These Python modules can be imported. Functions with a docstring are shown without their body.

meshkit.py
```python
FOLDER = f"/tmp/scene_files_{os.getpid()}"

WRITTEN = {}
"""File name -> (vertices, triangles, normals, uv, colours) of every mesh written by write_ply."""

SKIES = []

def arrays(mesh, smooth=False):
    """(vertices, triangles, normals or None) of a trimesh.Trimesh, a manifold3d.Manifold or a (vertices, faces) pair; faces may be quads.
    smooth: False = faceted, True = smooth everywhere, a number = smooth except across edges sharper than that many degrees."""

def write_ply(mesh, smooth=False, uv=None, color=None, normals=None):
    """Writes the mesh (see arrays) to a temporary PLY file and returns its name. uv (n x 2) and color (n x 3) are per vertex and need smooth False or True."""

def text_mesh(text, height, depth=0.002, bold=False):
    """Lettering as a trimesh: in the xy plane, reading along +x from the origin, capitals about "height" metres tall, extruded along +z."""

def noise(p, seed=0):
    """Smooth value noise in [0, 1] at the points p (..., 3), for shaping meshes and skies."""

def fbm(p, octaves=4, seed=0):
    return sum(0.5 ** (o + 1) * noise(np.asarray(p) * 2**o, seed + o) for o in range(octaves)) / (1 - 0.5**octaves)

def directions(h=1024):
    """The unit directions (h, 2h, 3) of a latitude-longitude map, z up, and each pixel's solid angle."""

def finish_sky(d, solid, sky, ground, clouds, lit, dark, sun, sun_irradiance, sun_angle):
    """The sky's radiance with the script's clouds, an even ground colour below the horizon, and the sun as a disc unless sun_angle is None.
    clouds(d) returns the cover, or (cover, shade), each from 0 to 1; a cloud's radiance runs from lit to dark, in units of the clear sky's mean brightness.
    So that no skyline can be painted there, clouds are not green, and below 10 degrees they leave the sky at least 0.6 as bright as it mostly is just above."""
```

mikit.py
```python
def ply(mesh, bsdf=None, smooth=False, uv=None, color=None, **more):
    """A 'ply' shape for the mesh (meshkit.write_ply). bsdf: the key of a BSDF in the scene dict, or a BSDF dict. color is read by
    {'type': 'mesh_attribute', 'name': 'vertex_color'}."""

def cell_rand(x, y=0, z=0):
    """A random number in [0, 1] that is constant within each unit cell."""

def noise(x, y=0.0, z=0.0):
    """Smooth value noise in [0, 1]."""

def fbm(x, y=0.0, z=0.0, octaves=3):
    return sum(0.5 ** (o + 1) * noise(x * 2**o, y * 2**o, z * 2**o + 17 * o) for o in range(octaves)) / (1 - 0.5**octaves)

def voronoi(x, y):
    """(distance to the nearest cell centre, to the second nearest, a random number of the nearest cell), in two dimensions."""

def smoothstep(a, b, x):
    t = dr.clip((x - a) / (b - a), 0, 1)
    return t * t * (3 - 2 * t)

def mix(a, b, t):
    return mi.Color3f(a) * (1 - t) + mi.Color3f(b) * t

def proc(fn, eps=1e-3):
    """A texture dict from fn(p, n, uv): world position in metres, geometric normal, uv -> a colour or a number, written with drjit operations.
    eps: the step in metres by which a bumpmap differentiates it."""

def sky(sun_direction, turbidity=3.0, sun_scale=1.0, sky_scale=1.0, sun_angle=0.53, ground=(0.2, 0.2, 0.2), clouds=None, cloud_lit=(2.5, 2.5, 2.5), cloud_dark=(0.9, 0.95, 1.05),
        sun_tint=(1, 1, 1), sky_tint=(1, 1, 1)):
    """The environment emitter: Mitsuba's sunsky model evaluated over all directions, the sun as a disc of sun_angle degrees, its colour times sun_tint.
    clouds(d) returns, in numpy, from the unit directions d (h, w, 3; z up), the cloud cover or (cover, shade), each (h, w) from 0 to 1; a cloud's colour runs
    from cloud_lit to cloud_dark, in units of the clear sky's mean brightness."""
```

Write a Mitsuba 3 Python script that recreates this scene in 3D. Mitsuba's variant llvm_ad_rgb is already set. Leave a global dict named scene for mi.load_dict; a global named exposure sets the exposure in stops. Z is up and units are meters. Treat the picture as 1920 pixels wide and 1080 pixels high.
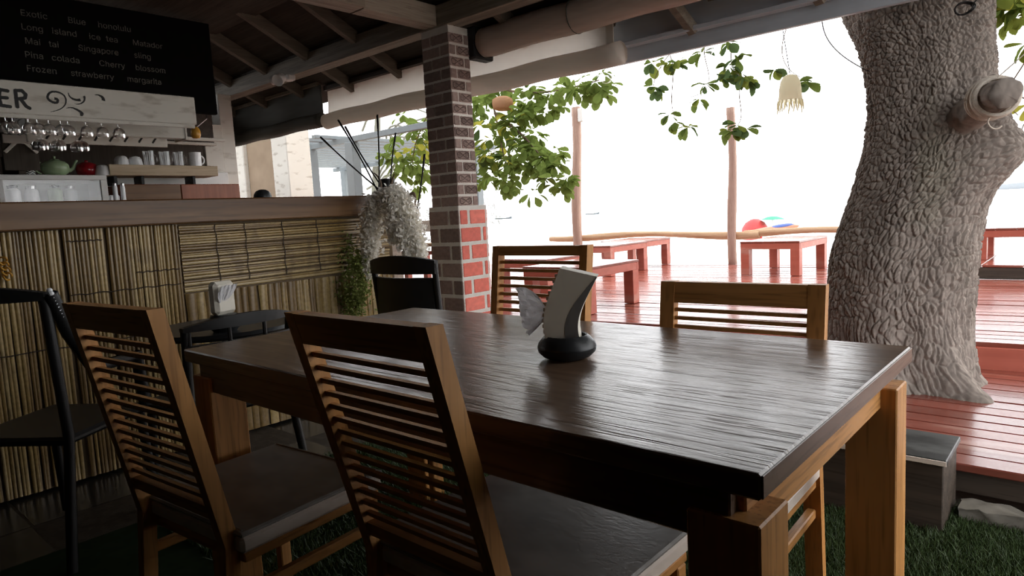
import math, random
import numpy as np, trimesh, mitsuba as mi, drjit as dr
import mikit, meshkit
from mikit import proc, noise, fbm, voronoi, cell_rand, smoothstep, mix
from shapely.geometry import Polygon

T = mi.ScalarTransform4f
scene, labels = {}, {}
random.seed(7)
R = np.random.default_rng(7)

# ------------------------------------------------------------------ camera, sky, exposure
scene['camera'] = {'type': 'perspective', 'fov': 74.8916, 'fov_axis': 'x', 'near_clip': 0.05, 'far_clip': 5000.0,
                   'to_world': T().look_at(origin=[0, 0, 1.1], target=[-0.65992, 0.74328, 0.99029], up=[-0.03206, 0.11803, 0.99249])}


def cloud_cover(d):
    q = d * np.array([3.0, 3.0, 7.0])
    return 0.97 + 0.0 * d[..., 0], 0.10 + 0.45 * np.clip(meshkit.fbm(q, 4, 3) - 0.35, 0, 1)


scene['sky'] = mikit.sky((0.45, 0.55, 0.70), turbidity=5.0, sun_scale=0.06, sky_scale=1.0, sun_angle=30.0, ground=(0.25, 0.24, 0.22),
                         clouds=cloud_cover, cloud_lit=(1.55, 1.55, 1.55), cloud_dark=(1.25, 1.28, 1.32))
exposure = 4.0

# ------------------------------------------------------------------ materials
def wood_fn(ax, c1, c2, c3, s=1.0):
    def fn(p, n, uv):
        q = [p.x, p.y, p.z]
        a, b, c = q[ax], q[(ax + 1) % 3], q[(ax + 2) % 3]
        w = fbm(a * 2.2 * s, b * 34 * s, c * 34 * s, 3)
        k = fbm(a * 9 * s + 5, b * 150 * s, c * 150 * s, 2)
        big = noise(a * 1.4 + 3, b * 5, c * 5)
        return mix(mix(c1, c2, smoothstep(0.3, 0.7, w)), c3, smoothstep(0.5, 0.85, k) * 0.5 + big * 0.15)
    return fn


def height_fn(ax, s=1.0):
    def fn(p, n, uv):
        q = [p.x, p.y, p.z]
        a, b, c = q[ax], q[(ax + 1) % 3], q[(ax + 2) % 3]
        return fbm(a * 5 * s, b * 110 * s, c * 110 * s, 3) + 0.5 * noise(a * 1.5, b * 7, c * 7)
    return fn


def grain_h(p, n, uv):
    wob = 0.012 * noise(p.x * 3, p.y * 6, 0.5)
    pores = smoothstep(0.52, 0.8, fbm(p.x * 9, (p.y + wob) * 210, 0.3, 2))
    return fbm(p.x * 4, (p.y + wob) * 60, 0.7, 3) - 0.55 * pores


def principled(color, rough=0.5, spec=0.5, **kw):
    c = proc(color) if callable(color) else {'type': 'rgb', 'value': list(color)}
    return {'type': 'principled', 'base_color': c, 'roughness': rough, 'specular': spec, **kw}


def bumped(b, fn, scale, eps=1e-3):
    return {'type': 'bumpmap', 'arbitrary': proc(fn, eps), 'scale': scale, 'bsdf': b}


def two(b):
    return {'type': 'twosided', 'bsdf': b}


TEAK = ((0.44, 0.205, 0.062), (0.56, 0.275, 0.092), (0.25, 0.110, 0.034))
for i, a in enumerate('xyz'):
    scene['wood_' + a] = two(principled(wood_fn(i, *TEAK), 0.45, 0.3))
scene['table_wood'] = two(bumped(principled(wood_fn(0, (0.115, 0.070, 0.044), (0.15, 0.092, 0.057), (0.068, 0.040, 0.024)), 0.24, 0.8), grain_h, 0.0011))
scene['slab_end'] = two(principled(wood_fn(1, (0.115, 0.070, 0.044), (0.15, 0.092, 0.057), (0.068, 0.040, 0.024)), 0.4, 0.5))
scene['bar_wood'] = two(principled(wood_fn(1, (0.13, 0.062, 0.026), (0.24, 0.132, 0.062), (0.055, 0.026, 0.012), 0.5), 0.36, 0.35))
scene['cabinet_wood'] = two(principled(wood_fn(2, (0.24, 0.072, 0.034), (0.30, 0.10, 0.05), (0.15, 0.045, 0.022), 0.8), 0.4, 0.4))
scene['dark_wood'] = two(principled(wood_fn(0, (0.045, 0.034, 0.026), (0.065, 0.048, 0.036), (0.025, 0.018, 0.013)), 0.6, 0.3))
scene['grey_beam'] = two(principled(wood_fn(0, (0.22, 0.19, 0.15), (0.30, 0.26, 0.21), (0.15, 0.12, 0.10)), 0.65, 0.3))
scene['tie_beam_wood'] = two(principled(wood_fn(1, (0.26, 0.21, 0.16), (0.36, 0.30, 0.24), (0.17, 0.13, 0.10)), 0.65, 0.3))
scene['black_cane'] = two(principled((0.012, 0.012, 0.012), 0.45, 0.4))
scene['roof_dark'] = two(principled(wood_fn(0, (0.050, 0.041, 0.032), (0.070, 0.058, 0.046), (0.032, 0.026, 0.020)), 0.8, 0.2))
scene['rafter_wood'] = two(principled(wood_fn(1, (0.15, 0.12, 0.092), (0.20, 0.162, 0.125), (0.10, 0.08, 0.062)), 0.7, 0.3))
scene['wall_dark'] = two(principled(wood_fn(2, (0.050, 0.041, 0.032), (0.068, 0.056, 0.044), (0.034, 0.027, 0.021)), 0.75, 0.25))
scene['bar_ply'] = two(principled((0.15, 0.105, 0.06), 0.7, 0.3))


def red_fn(tone):
    def fn(p, n, uv):
        w = fbm(p.x * 1.6, p.y * 26, p.z * 26, 3)
        worn = smoothstep(0.56, 0.8, fbm(p.x * 2.4 + 9, p.y * 9, p.z * 9, 3))
        return mix(mix((0.36 * tone, 0.085 * tone, 0.055 * tone), (0.46 * tone, 0.125 * tone, 0.085 * tone), w), (0.52, 0.33, 0.27), worn * 0.35)
    return fn


def plank_h(p, n, uv):
    return fbm(p.x * 1.2, p.y * 45, p.z * 45, 3) + 1.5 * noise(p.x * 0.8, p.y * 6, 1.5)


for i, t in enumerate((0.88, 1.0, 1.12)):
    scene[f'deck_red_{i}'] = two(bumped(principled(red_fn(t * 0.48), 0.17 + 0.03 * i, 0.95), plank_h, 0.0008))
scene['table_red'] = two(principled(red_fn(1.0), 0.38, 0.5))
scene['pole_wood'] = two(principled(wood_fn(2, (0.36, 0.235, 0.19), (0.44, 0.30, 0.24), (0.26, 0.16, 0.125)), 0.6, 0.3))
scene['rail_wood'] = two(principled(wood_fn(0, (0.50, 0.32, 0.19), (0.60, 0.41, 0.26), (0.36, 0.21, 0.12)), 0.6, 0.3))


def bark_c(p, n, uv):
    a = fbm(p.x * 22, p.y * 22, p.z * 5, 3)
    b = fbm(p.x * 60, p.y * 60, p.z * 26, 2)
    moss = smoothstep(0.55, 0.75, fbm(p.x * 3.3, p.y * 3.3, p.z * 2.0, 3))
    c = mix((0.085, 0.071, 0.062), (0.42, 0.36, 0.315), 0.5 * a + 0.5 * b)
    return mix(c, (0.15, 0.15, 0.10), moss * 0.35)


scene['bark'] = two(principled(bark_c, 0.85, 0.2))
scene['mortar'] = two(principled(lambda p, n, uv: mix((0.60, 0.56, 0.51), (0.74, 0.70, 0.65), fbm(p.x * 30, p.y * 30, p.z * 30, 3)), 0.9, 0.2))
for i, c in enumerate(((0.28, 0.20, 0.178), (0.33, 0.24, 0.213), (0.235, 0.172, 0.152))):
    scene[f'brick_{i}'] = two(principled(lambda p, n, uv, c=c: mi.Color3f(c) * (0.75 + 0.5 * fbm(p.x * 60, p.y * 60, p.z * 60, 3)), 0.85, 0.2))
for i, c in enumerate(((0.72, 0.170, 0.125), (0.65, 0.150, 0.112), (0.76, 0.20, 0.15))):
    scene[f'red_brick_{i}'] = two(principled(lambda p, n, uv, c=c: mi.Color3f(c) * (0.8 + 0.4 * fbm(p.x * 40, p.y * 40, p.z * 40, 3)), 0.7, 0.3))
scene['carving'] = two(principled((0.075, 0.045, 0.038), 0.8, 0.2))
for i, c in enumerate(((0.30, 0.20, 0.070), (0.38, 0.265, 0.105), (0.20, 0.125, 0.044), (0.46, 0.345, 0.165))):
    def bam(p, n, uv, c=c):
        stain = smoothstep(0.55, 0.8, fbm(p.y * 14, p.z * 9, i * 3.0, 3))
        return mix(mi.Color3f(c) * (0.8 + 0.4 * fbm(p.x * 80, p.y * 80, p.z * 80, 2)), (0.14, 0.085, 0.035), stain * 0.55)
    scene[f'bamboo_{i}'] = two(principled(bam, 0.27, 0.6))


def white_paint(p, n, uv):
    return mix((0.66, 0.63, 0.57), (0.45, 0.41, 0.35), smoothstep(0.55, 0.8, fbm(p.x * 9, p.y * 9, p.z * 20, 4)))


scene['white_paint'] = two(principled(white_paint, 0.6, 0.3))
scene['white_plain'] = two(principled((0.72, 0.72, 0.70), 0.5, 0.4))
scene['white_china'] = two(principled((0.78, 0.79, 0.80), 0.15, 0.5))
scene['black_paint'] = two(principled((0.012, 0.012, 0.012), 0.5, 0.3))
scene['slate'] = two(principled((0.006, 0.006, 0.006), 0.95, 0.05))
scene['chalk'] = two(principled((0.16, 0.155, 0.14), 0.9, 0.1))
scene['glass'] = {'type': 'dielectric', 'int_ior': 1.5}
scene['pane'] = {'type': 'thindielectric', 'int_ior': 1.5}
scene['celadon'] = two(principled((0.30, 0.40, 0.24), 0.25, 0.5))
scene['red_glaze'] = two(principled((0.25, 0.01, 0.015), 0.15, 0.5))
scene['patterned'] = two(principled(lambda p, n, uv: mix((0.03, 0.03, 0.03), (0.6, 0.6, 0.57), smoothstep(0.45, 0.55, 0.5 + 0.5 * dr.sin(p.z * 420 + 1.8 * dr.sin(p.y * 190)))), 0.4, 0.4))
scene['tan_wood'] = two(principled(wood_fn(1, (0.42, 0.33, 0.22), (0.50, 0.40, 0.28), (0.32, 0.24, 0.15)), 0.6, 0.3))
scene['amber'] = two(principled((0.55, 0.28, 0.04), 0.3, 0.5))
scene['steel'] = two(principled((0.6, 0.6, 0.6), 0.3, 0.5, metallic=0.9))
scene['black_rubber'] = two(principled((0.022, 0.024, 0.026), 0.36, 0.45))
scene['card'] = two(principled((0.66, 0.62, 0.53), 0.55, 0.35))
scene['card_grey'] = two(principled((0.20, 0.20, 0.195), 0.5, 0.35))
scene['tissue'] = {'type': 'principledthin', 'base_color': {'type': 'rgb', 'value': [0.82, 0.82, 0.84]}, 'roughness': 0.8, 'diff_trans': 0.7}
scene['leather'] = two(bumped(principled(lambda p, n, uv: mix((0.13, 0.123, 0.112), (0.34, 0.32, 0.29), fbm(p.x * 9, p.y * 14, 0.3, 4)), 0.36, 0.7),
                              lambda p, n, uv: fbm(p.x * 130, p.y * 130, p.z * 130, 2), 0.0006))
scene['beige_side'] = two(principled((0.66, 0.57, 0.49), 0.5, 0.4))
scene['canvas'] = {'type': 'principledthin', 'base_color': {'type': 'rgb', 'value': [0.74, 0.70, 0.64]}, 'roughness': 0.45, 'diff_trans': 0.75}
scene['canvas_dark'] = two(principled(lambda p, n, uv: mix((0.05, 0.052, 0.042), (0.10, 0.10, 0.085), fbm(p.x * 3, p.y * 20, p.z * 20, 3)), 0.7, 0.3))
scene['canvas_brown'] = two(principled(lambda p, n, uv: mix((0.40, 0.315, 0.265), (0.55, 0.44, 0.375), fbm(p.x * 4, p.y * 30, p.z * 30, 3)), 0.55, 0.35))
scene['blue_grey'] = two(principled(lambda p, n, uv: mix((0.44, 0.48, 0.53), (0.54, 0.58, 0.63), fbm(p.x * 5, p.y * 9, p.z * 30, 3)), 0.45, 0.4))
scene['grass_base'] = two(principled(lambda p, n, uv: mix((0.008, 0.016, 0.006), (0.016, 0.028, 0.010), fbm(p.x * 40, p.y * 40, 0.0, 3)), 0.95, 0.1))
scene['grass_blade'] = two(principled(lambda p, n, uv: mix((0.026, 0.052, 0.014), (0.070, 0.105, 0.036), noise(p.x * 90, p.y * 90, p.z * 20)), 0.5, 0.4))
scene['floor_tile'] = two(principled(lambda p, n, uv: mix((0.010, 0.010, 0.009), (0.028, 0.027, 0.025), fbm(p.x * 3, p.y * 3, 0.0, 4)), 0.22, 0.5))
scene['stone'] = two(principled(lambda p, n, uv: mix((0.05, 0.045, 0.038), (0.24, 0.22, 0.185), fbm(p.x * 16, p.y * 16, p.z * 16, 4)), 0.8, 0.3))
scene['step_black'] = two(principled(lambda p, n, uv: mix((0.025, 0.028, 0.028), (0.075, 0.08, 0.078), smoothstep(0.4, 0.7, fbm(p.x * 7, p.y * 12, 0.2, 4))), 0.35, 0.45))
scene['sand'] = two(principled(lambda p, n, uv: mix((0.66, 0.62, 0.54), (0.74, 0.70, 0.62), fbm(p.x * 2, p.y * 2, 0.0, 3)), 0.9, 0.2))
scene['sea_water'] = two(bumped(principled((0.50, 0.62, 0.64), 0.12, 0.5), lambda p, n, uv: fbm(p.x * 0.5, p.y * 0.8, 0.0, 3), 0.10, 0.02))
scene['hull'] = two(principled((0.14, 0.15, 0.16), 0.6, 0.3))
scene['island'] = two(principled((0.20, 0.22, 0.24), 0.9, 0.1))
LEAFS = ((0.16, 0.22, 0.055), (0.24, 0.29, 0.06), (0.10, 0.155, 0.06), (0.46, 0.44, 0.08), (0.42, 0.20, 0.06))
for i, c in enumerate(LEAFS):
    scene[f'leaf_{i}'] = {'type': 'principledthin', 'base_color': {'type': 'rgb', 'value': list(c)}, 'roughness': 0.45, 'diff_trans': 0.75}
scene['twig'] = two(principled((0.20, 0.15, 0.11), 0.8, 0.2))
scene['pale_twig'] = two(principled((0.20, 0.20, 0.165), 0.8, 0.2))
scene['petal'] = {'type': 'principledthin', 'base_color': {'type': 'rgb', 'value': [0.93, 0.91, 0.85]}, 'roughness': 0.6, 'diff_trans': 0.6}
scene['moss'] = {'type': 'principledthin', 'base_color': {'type': 'rgb', 'value': [0.20, 0.24, 0.07]}, 'roughness': 0.7, 'diff_trans': 0.5}
scene['rope'] = two(principled(lambda p, n, uv: mix((0.50, 0.44, 0.37), (0.70, 0.63, 0.55), fbm(p.x * 120, p.y * 120, p.z * 120, 2)), 0.85, 0.2))
scene['lantern_cream'] = {'type': 'principledthin', 'base_color': {'type': 'rgb', 'value': [0.92, 0.88, 0.72]}, 'roughness': 0.6, 'diff_trans': 1.2}
scene['lantern_orange'] = {'type': 'principledthin', 'base_color': {'type': 'rgb', 'value': [0.50, 0.31, 0.19]}, 'roughness': 0.6, 'diff_trans': 0.9}
scene['pergola_paint'] = two(principled((0.20, 0.23, 0.25), 0.6, 0.3))
scene['stucco'] = two(principled(lambda p, n, uv: mix((0.27, 0.20, 0.14), (0.37, 0.285, 0.205), fbm(p.x * 5, p.y * 5, p.z * 5, 4)), 0.9, 0.2))
scene['red_plastic'] = two(principled((0.50, 0.055, 0.055), 0.5, 0.4))
scene['green_cloth'] = two(principled((0.06, 0.30, 0.20), 0.6, 0.3))
scene['blue_plastic'] = two(principled((0.06, 0.10, 0.32), 0.5, 0.4))
scene['orange_plastic'] = two(principled((0.45, 0.19, 0.12), 0.5, 0.4))

# ------------------------------------------------------------------ mesh helpers
V = lambda *a: np.array(a, float)
cat = trimesh.util.concatenate


def box(x0, x1, y0, y1, z0, z1, b=0.003):
    lo, hi = V(min(x0, x1), min(y0, y1), min(z0, z1)), V(max(x0, x1), max(y0, y1), max(z0, z1))
    b = min(b, 0.35 * (hi - lo).min())
    if b <= 0:
        return trimesh.creation.box(bounds=[lo, hi])
    pts = []
    for s in np.ndindex(2, 2, 2):
        c = np.where(s, hi, lo)
        inn = np.where(s, -b, b)
        for k in range(3):
            d = inn.copy(); d[k] = 0
            pts.append(c + d)
    return trimesh.convex.convex_hull(np.array(pts))


def move(m, x=0, y=0, z=0, rz=0.0, ry=0.0, rx=0.0):
    m = m.copy()
    for ang, ax in ((rx, [1, 0, 0]), (ry, [0, 1, 0]), (rz, [0, 0, 1])):
        if ang:
            m.apply_transform(trimesh.transformations.rotation_matrix(ang, ax))
    m.apply_translation([x, y, z])
    return m


def bar(a, b, w, d, up=(0, 0, 1), bev=0.002):
    """A square bar from a to b: w across, d along up."""
    a, b = V(*a), V(*b)
    z = b - a; L = np.linalg.norm(z); z /= L
    u = V(*up) - z * np.dot(up, z); u /= np.linalg.norm(u)
    r = np.cross(u, z)
    m = box(-w / 2, w / 2, -d / 2, d / 2, 0, L, bev)
    M = np.eye(4); M[:3, 0], M[:3, 1], M[:3, 2], M[:3, 3] = r, u, z, a
    m.apply_transform(M)
    return m


def tube(path, rad, n=8, cap=True):
    P = np.array(path, float); k = len(P)
    rad = np.broadcast_to(np.asarray(rad, float), (k,))
    t = np.gradient(P, axis=0); t /= np.linalg.norm(t, axis=1, keepdims=True) + 1e-12
    u = np.cross(t[0], [0, 0, 1.0] if abs(t[0][2]) < 0.9 else [1.0, 0, 0]); u /= np.linalg.norm(u)
    ang = np.arange(n) * 2 * np.pi / n
    vs = []
    for i in range(k):
        u = u - t[i] * np.dot(u, t[i]); u /= np.linalg.norm(u)
        w = np.cross(t[i], u)
        vs.append(P[i] + rad[i] * (np.cos(ang)[:, None] * u + np.sin(ang)[:, None] * w))
    v = np.vstack(vs); f = []
    for i in range(k - 1):
        for j in range(n):
            a, b, c, d = i * n + j, i * n + (j + 1) % n, (i + 1) * n + (j + 1) % n, (i + 1) * n + j
            f += [[a, b, c], [a, c, d]]
    if cap:
        v = np.vstack([v, P[0], P[-1]])
        for j in range(n):
            f += [[len(v) - 2, (j + 1) % n, j], [len(v) - 1, (k - 1) * n + j, (k - 1) * n + (j + 1) % n]]
    return trimesh.Trimesh(v, f, process=False)


def lathe(profile, n=24):
    """Revolve (r, z) pairs about z."""
    p = np.array(profile, float); k = len(p)
    a = np.arange(n) * 2 * np.pi / n
    v = np.stack([np.outer(p[:, 0], np.cos(a)), np.outer(p[:, 0], np.sin(a)), np.repeat(p[:, 1:], n, 1)], -1).reshape(-1, 3)
    f = []
    for i in range(k - 1):
        for j in range(n):
            A, B, C, D = i * n + j, i * n + (j + 1) % n, (i + 1) * n + (j + 1) % n, (i + 1) * n + j
            f += [[A, B, C], [A, C, D]]
    m = trimesh.Trimesh(v, f, process=False)
    m.merge_vertices(); m.update_faces(m.nondegenerate_faces())
    return m


def spline(pts, n):
    from scipy.interpolate import CubicSpline
    pts = np.array(pts, float)
    s = np.r_[0, np.cumsum(np.linalg.norm(np.diff(pts, axis=0), axis=1))]
    return CubicSpline(s, pts)(np.linspace(0, s[-1], n))


def numbered(key):
    if key not in labels and key not in scene and key not in used:
        used.add(key); return key
    i = 1
    while f'{key}_{i:03d}' in used:
        i += 1
    used.add(f'{key}_{i:03d}')
    return f'{key}_{i:03d}'


used = set()


def thing(name, label, cat_, group=None, kind=None):
    k = numbered(name)
    labels[k] = {'label': label, 'category': cat_}
    if group: labels[k]['group'] = group
    if kind: labels[k]['kind'] = kind
    return k


def part(parent, name, mesh, bsdf, smooth=False, label=None, kind=None, **kw):
    k = numbered(parent + '__' + name)
    scene[k] = mikit.ply(mesh, bsdf, smooth=smooth, **kw)
    if label or kind:
        labels[k] = {}
        if label: labels[k]['label'] = label
        if kind: labels[k]['kind'] = kind
    return k


def solo(name, label, cat_, mesh, bsdf, smooth=False, group=None, kind=None):
    k = thing(name, label, cat_, group, kind)
    scene[k] = mikit.ply(mesh, bsdf, smooth=smooth)
    return k


def struct(name, label, mesh=None, bsdf=None, smooth=False):
    used.add(name)
    labels[name] = {'label': label, 'category': name.split('_')[0], 'kind': 'structure'}
    if mesh is not None:
        scene[name] = mikit.ply(mesh, bsdf, smooth=smooth)
    return name


# ------------------------------------------------------------------ setting: ground, sea, walls, roof
struct('floor', 'dark polished floor tiles under the bar seating')
for i in range(9):
    for j in range(7):
        x0, y0 = -6.6 + i * 0.5, -1.2 + j * 0.6
        part('floor', 'tile', box(x0 + 0.004, x0 + 0.496, y0 + 0.004, y0 + 0.596, -0.035, R.uniform(-0.013, -0.010), 0.002), 'floor_tile')
part('floor', 'grout_bed', box(-7, 2.2, -4.5, 2.95, -0.06, -0.012, 0), 'wall_dark')
part('floor', 'inner_slab', box(-7, 2.2, -4.5, -1.2, -0.05, -0.004, 0), 'floor_tile')
part('floor', 'bar_side_slab', box(-9.5, -6.6, -4.5, 3.6, -0.05, -0.004, 0), 'floor_tile')

struct('sea', 'pale flat sea reaching the bright horizon', trimesh.Trimesh([[-3000, 30, -1.2], [3000, 30, -1.2], [3000, 4000, -1.2], [-3000, 4000, -1.2]], [[0, 1, 2], [0, 2, 3]]), 'sea_water')
g = np.array([[x, y, -0.75 - 0.016 * (y - 3) + 0.03 * math.sin(x * 0.7 + y)] for y in np.linspace(2.5, 36, 18) for x in np.linspace(-70, 45, 40)])
gf = []
for r_ in range(17):
    for c_ in range(39):
        a_ = r_ * 40 + c_
        gf += [[a_, a_ + 1, a_ + 41], [a_, a_ + 41, a_ + 40]]
struct('beach', 'pale sand below the terrace', trimesh.Trimesh(g, gf), 'sand', True)

SL = 0.485
roof_z = lambda y: 2.20 + (3.53 - y) * SL if y > -0.6 else 2.20 + (3.53 + 0.6) * SL - (-0.6 - y) * SL
def roof_slab(y0, y1, x0, x1, th, off=0.0):
    v = []
    for y in (y0, y1):
        for x in (x0, x1):
            v += [[x, y, roof_z(y) + off], [x, y, roof_z(y) + off + th]]
    return trimesh.convex.convex_hull(np.array(v))
struct('ceiling', 'dark underside of the pitched beach bar roof')
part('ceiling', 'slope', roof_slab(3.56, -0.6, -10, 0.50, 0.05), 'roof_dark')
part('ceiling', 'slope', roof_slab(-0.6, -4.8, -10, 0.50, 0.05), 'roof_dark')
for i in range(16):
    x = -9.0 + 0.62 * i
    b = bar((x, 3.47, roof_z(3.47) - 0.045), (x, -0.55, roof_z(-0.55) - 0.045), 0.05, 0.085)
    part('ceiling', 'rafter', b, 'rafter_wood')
part('ceiling', 'added_boards', box(-6.74, 0.37, -4.0, 2.60, 2.62, 2.64, 0), 'roof_dark')  # flat boards added under the roof to hide rafters and block gable light
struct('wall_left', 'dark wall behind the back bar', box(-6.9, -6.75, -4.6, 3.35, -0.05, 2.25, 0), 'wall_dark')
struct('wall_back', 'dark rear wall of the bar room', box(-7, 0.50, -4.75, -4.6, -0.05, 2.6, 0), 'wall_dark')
struct('wall_right_unseen', 'unseen dark side wall, length set to shade the table and chair fronts', cat([box(0.38, 0.50, -4.6, 1.40, -0.05, 2.2, 0), trimesh.convex.convex_hull(np.array([[x, y, z] for x in (0.38, 0.50) for y, z in ((-4.6, 2.201), (-4.6, roof_z(-4.6) - .1), (-.6, roof_z(-.6) - .12), (1.40, roof_z(1.40) - .12), (1.40, 2.201))]))]), 'wall_dark')  # out of view; its end is placed to cut light on table and chairs

k = thing('eaves_beam', 'long dark timber beam resting on the brick pillar', 'beam', kind='structure')
part(k, 'timber', box(-9.2, 0.48, 3.0, 3.12, 2.29, 2.42), 'grey_beam')
part(k, 'wall_plate', box(-9.2, 0.48, 3.02, 3.10, 2.42, 2.455), 'dark_wood')
k = thing('tie_beam', 'pale grey timber tie beam running in from the pillar top', 'beam', kind='structure')
part(k, 'timber', box(-3.30, -3.15, -1.0, 2.44, 2.30, 2.45), 'tie_beam_wood')
part(k, 'scarfed_end', box(-3.29, -3.17, 2.44, 2.998, 2.295, 2.42), 'tie_beam_wood')
k = thing('fascia_board', 'blue grey painted board along the roof edge', 'fascia', kind='structure')
part(k, 'board', box(-2.28, 0.50, 3.50, 3.53, 1.94, 2.20), 'blue_grey')
part(k, 'ledge', box(-2.28, 0.50, 3.44, 3.50, 2.02, 2.045), 'blue_grey')
for x in (-1.8, -1.15, -0.5, 0.3):
    part(k, 'bracket', bar((x, 3.16, 2.33), (x + 0.12, 3.48, 2.02), 0.05, 0.05), 'grey_beam')

# upper terrace
struct('floor_terrace', 'glossy red painted plank deck beyond the tree')
edge = lambda x: 4.23 + 0.10 * (x + 0.4) + 0.03
y, i = 0.0, 0
while True:
    off = i * 0.118
    x0, x1 = -9.5, 3.5
    ya, yb = edge(x0) + off, edge(x1) + off
    if (edge(-3) + off) > 8.5: break
    zz = 0.29 + R.uniform(-0.002, 0.002)
    v = []
    for (x, yy) in ((x0, ya), (x1, yb)):
        for dy in (0.003, 0.115):
            for z in (zz - 0.025, zz - 0.003): v.append([x, yy + dy, z])
        for dy in (0.006, 0.112): v.append([x, yy + dy, zz])
    part('floor_terrace', 'plank', trimesh.convex.convex_hull(np.array(v)), f'deck_red_{R.integers(3)}')
    i += 1
v = []
for x in (-9.5, 3.5):
    for dy in (-0.03, 0.0):
        for z in (0.08, 0.265): v.append([x, edge(x) + dy, z])
part('floor_terrace', 'edge_board', trimesh.convex.convex_hull(np.array(v)), 'table_red')
part('floor_terrace', 'joist', box(-9.5, 3.5, 8.35, 8.5, 0.05, 0.255), 'table_red')
# lower terrace around the tree
struct('floor_lower_terrace', 'red planks of the lower deck around the tree trunk')
for i in range(14):
    y0 = 2.69 + i * 0.112
    if y0 > 4.15: break
    part('floor_lower_terrace', 'plank', box(-1.75, 3.4, y0 + 0.003, y0 + 0.109, 0.122, 0.15 + R.uniform(-0.002, 0.002), 0.004), f'deck_red_{R.integers(3)}')
part('floor_lower_terrace', 'edge_board', box(-1.75, 3.4, 2.715, 2.74, 0.04, 0.12), 'dark_wood')
# raised platform on the terrace
k = thing('platform', 'low dark red platform with pale planked top behind the trunk', 'platform')
for i in range(14):
    x0 = -1.7 + i * 0.30
    part(k, 'plank', box(x0 + 0.004, x0 + 0.296, 7.24, 8.46, 0.40, 0.42), 'deck_red_1')
part(k, 'front_board', box(-1.7, 2.5, 7.25, 7.28, 0.295, 0.398), 'dark_wood')
part(k, 'side_board', box(-1.7, -1.67, 7.28, 8.44, 0.295, 0.398), 'dark_wood')

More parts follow.
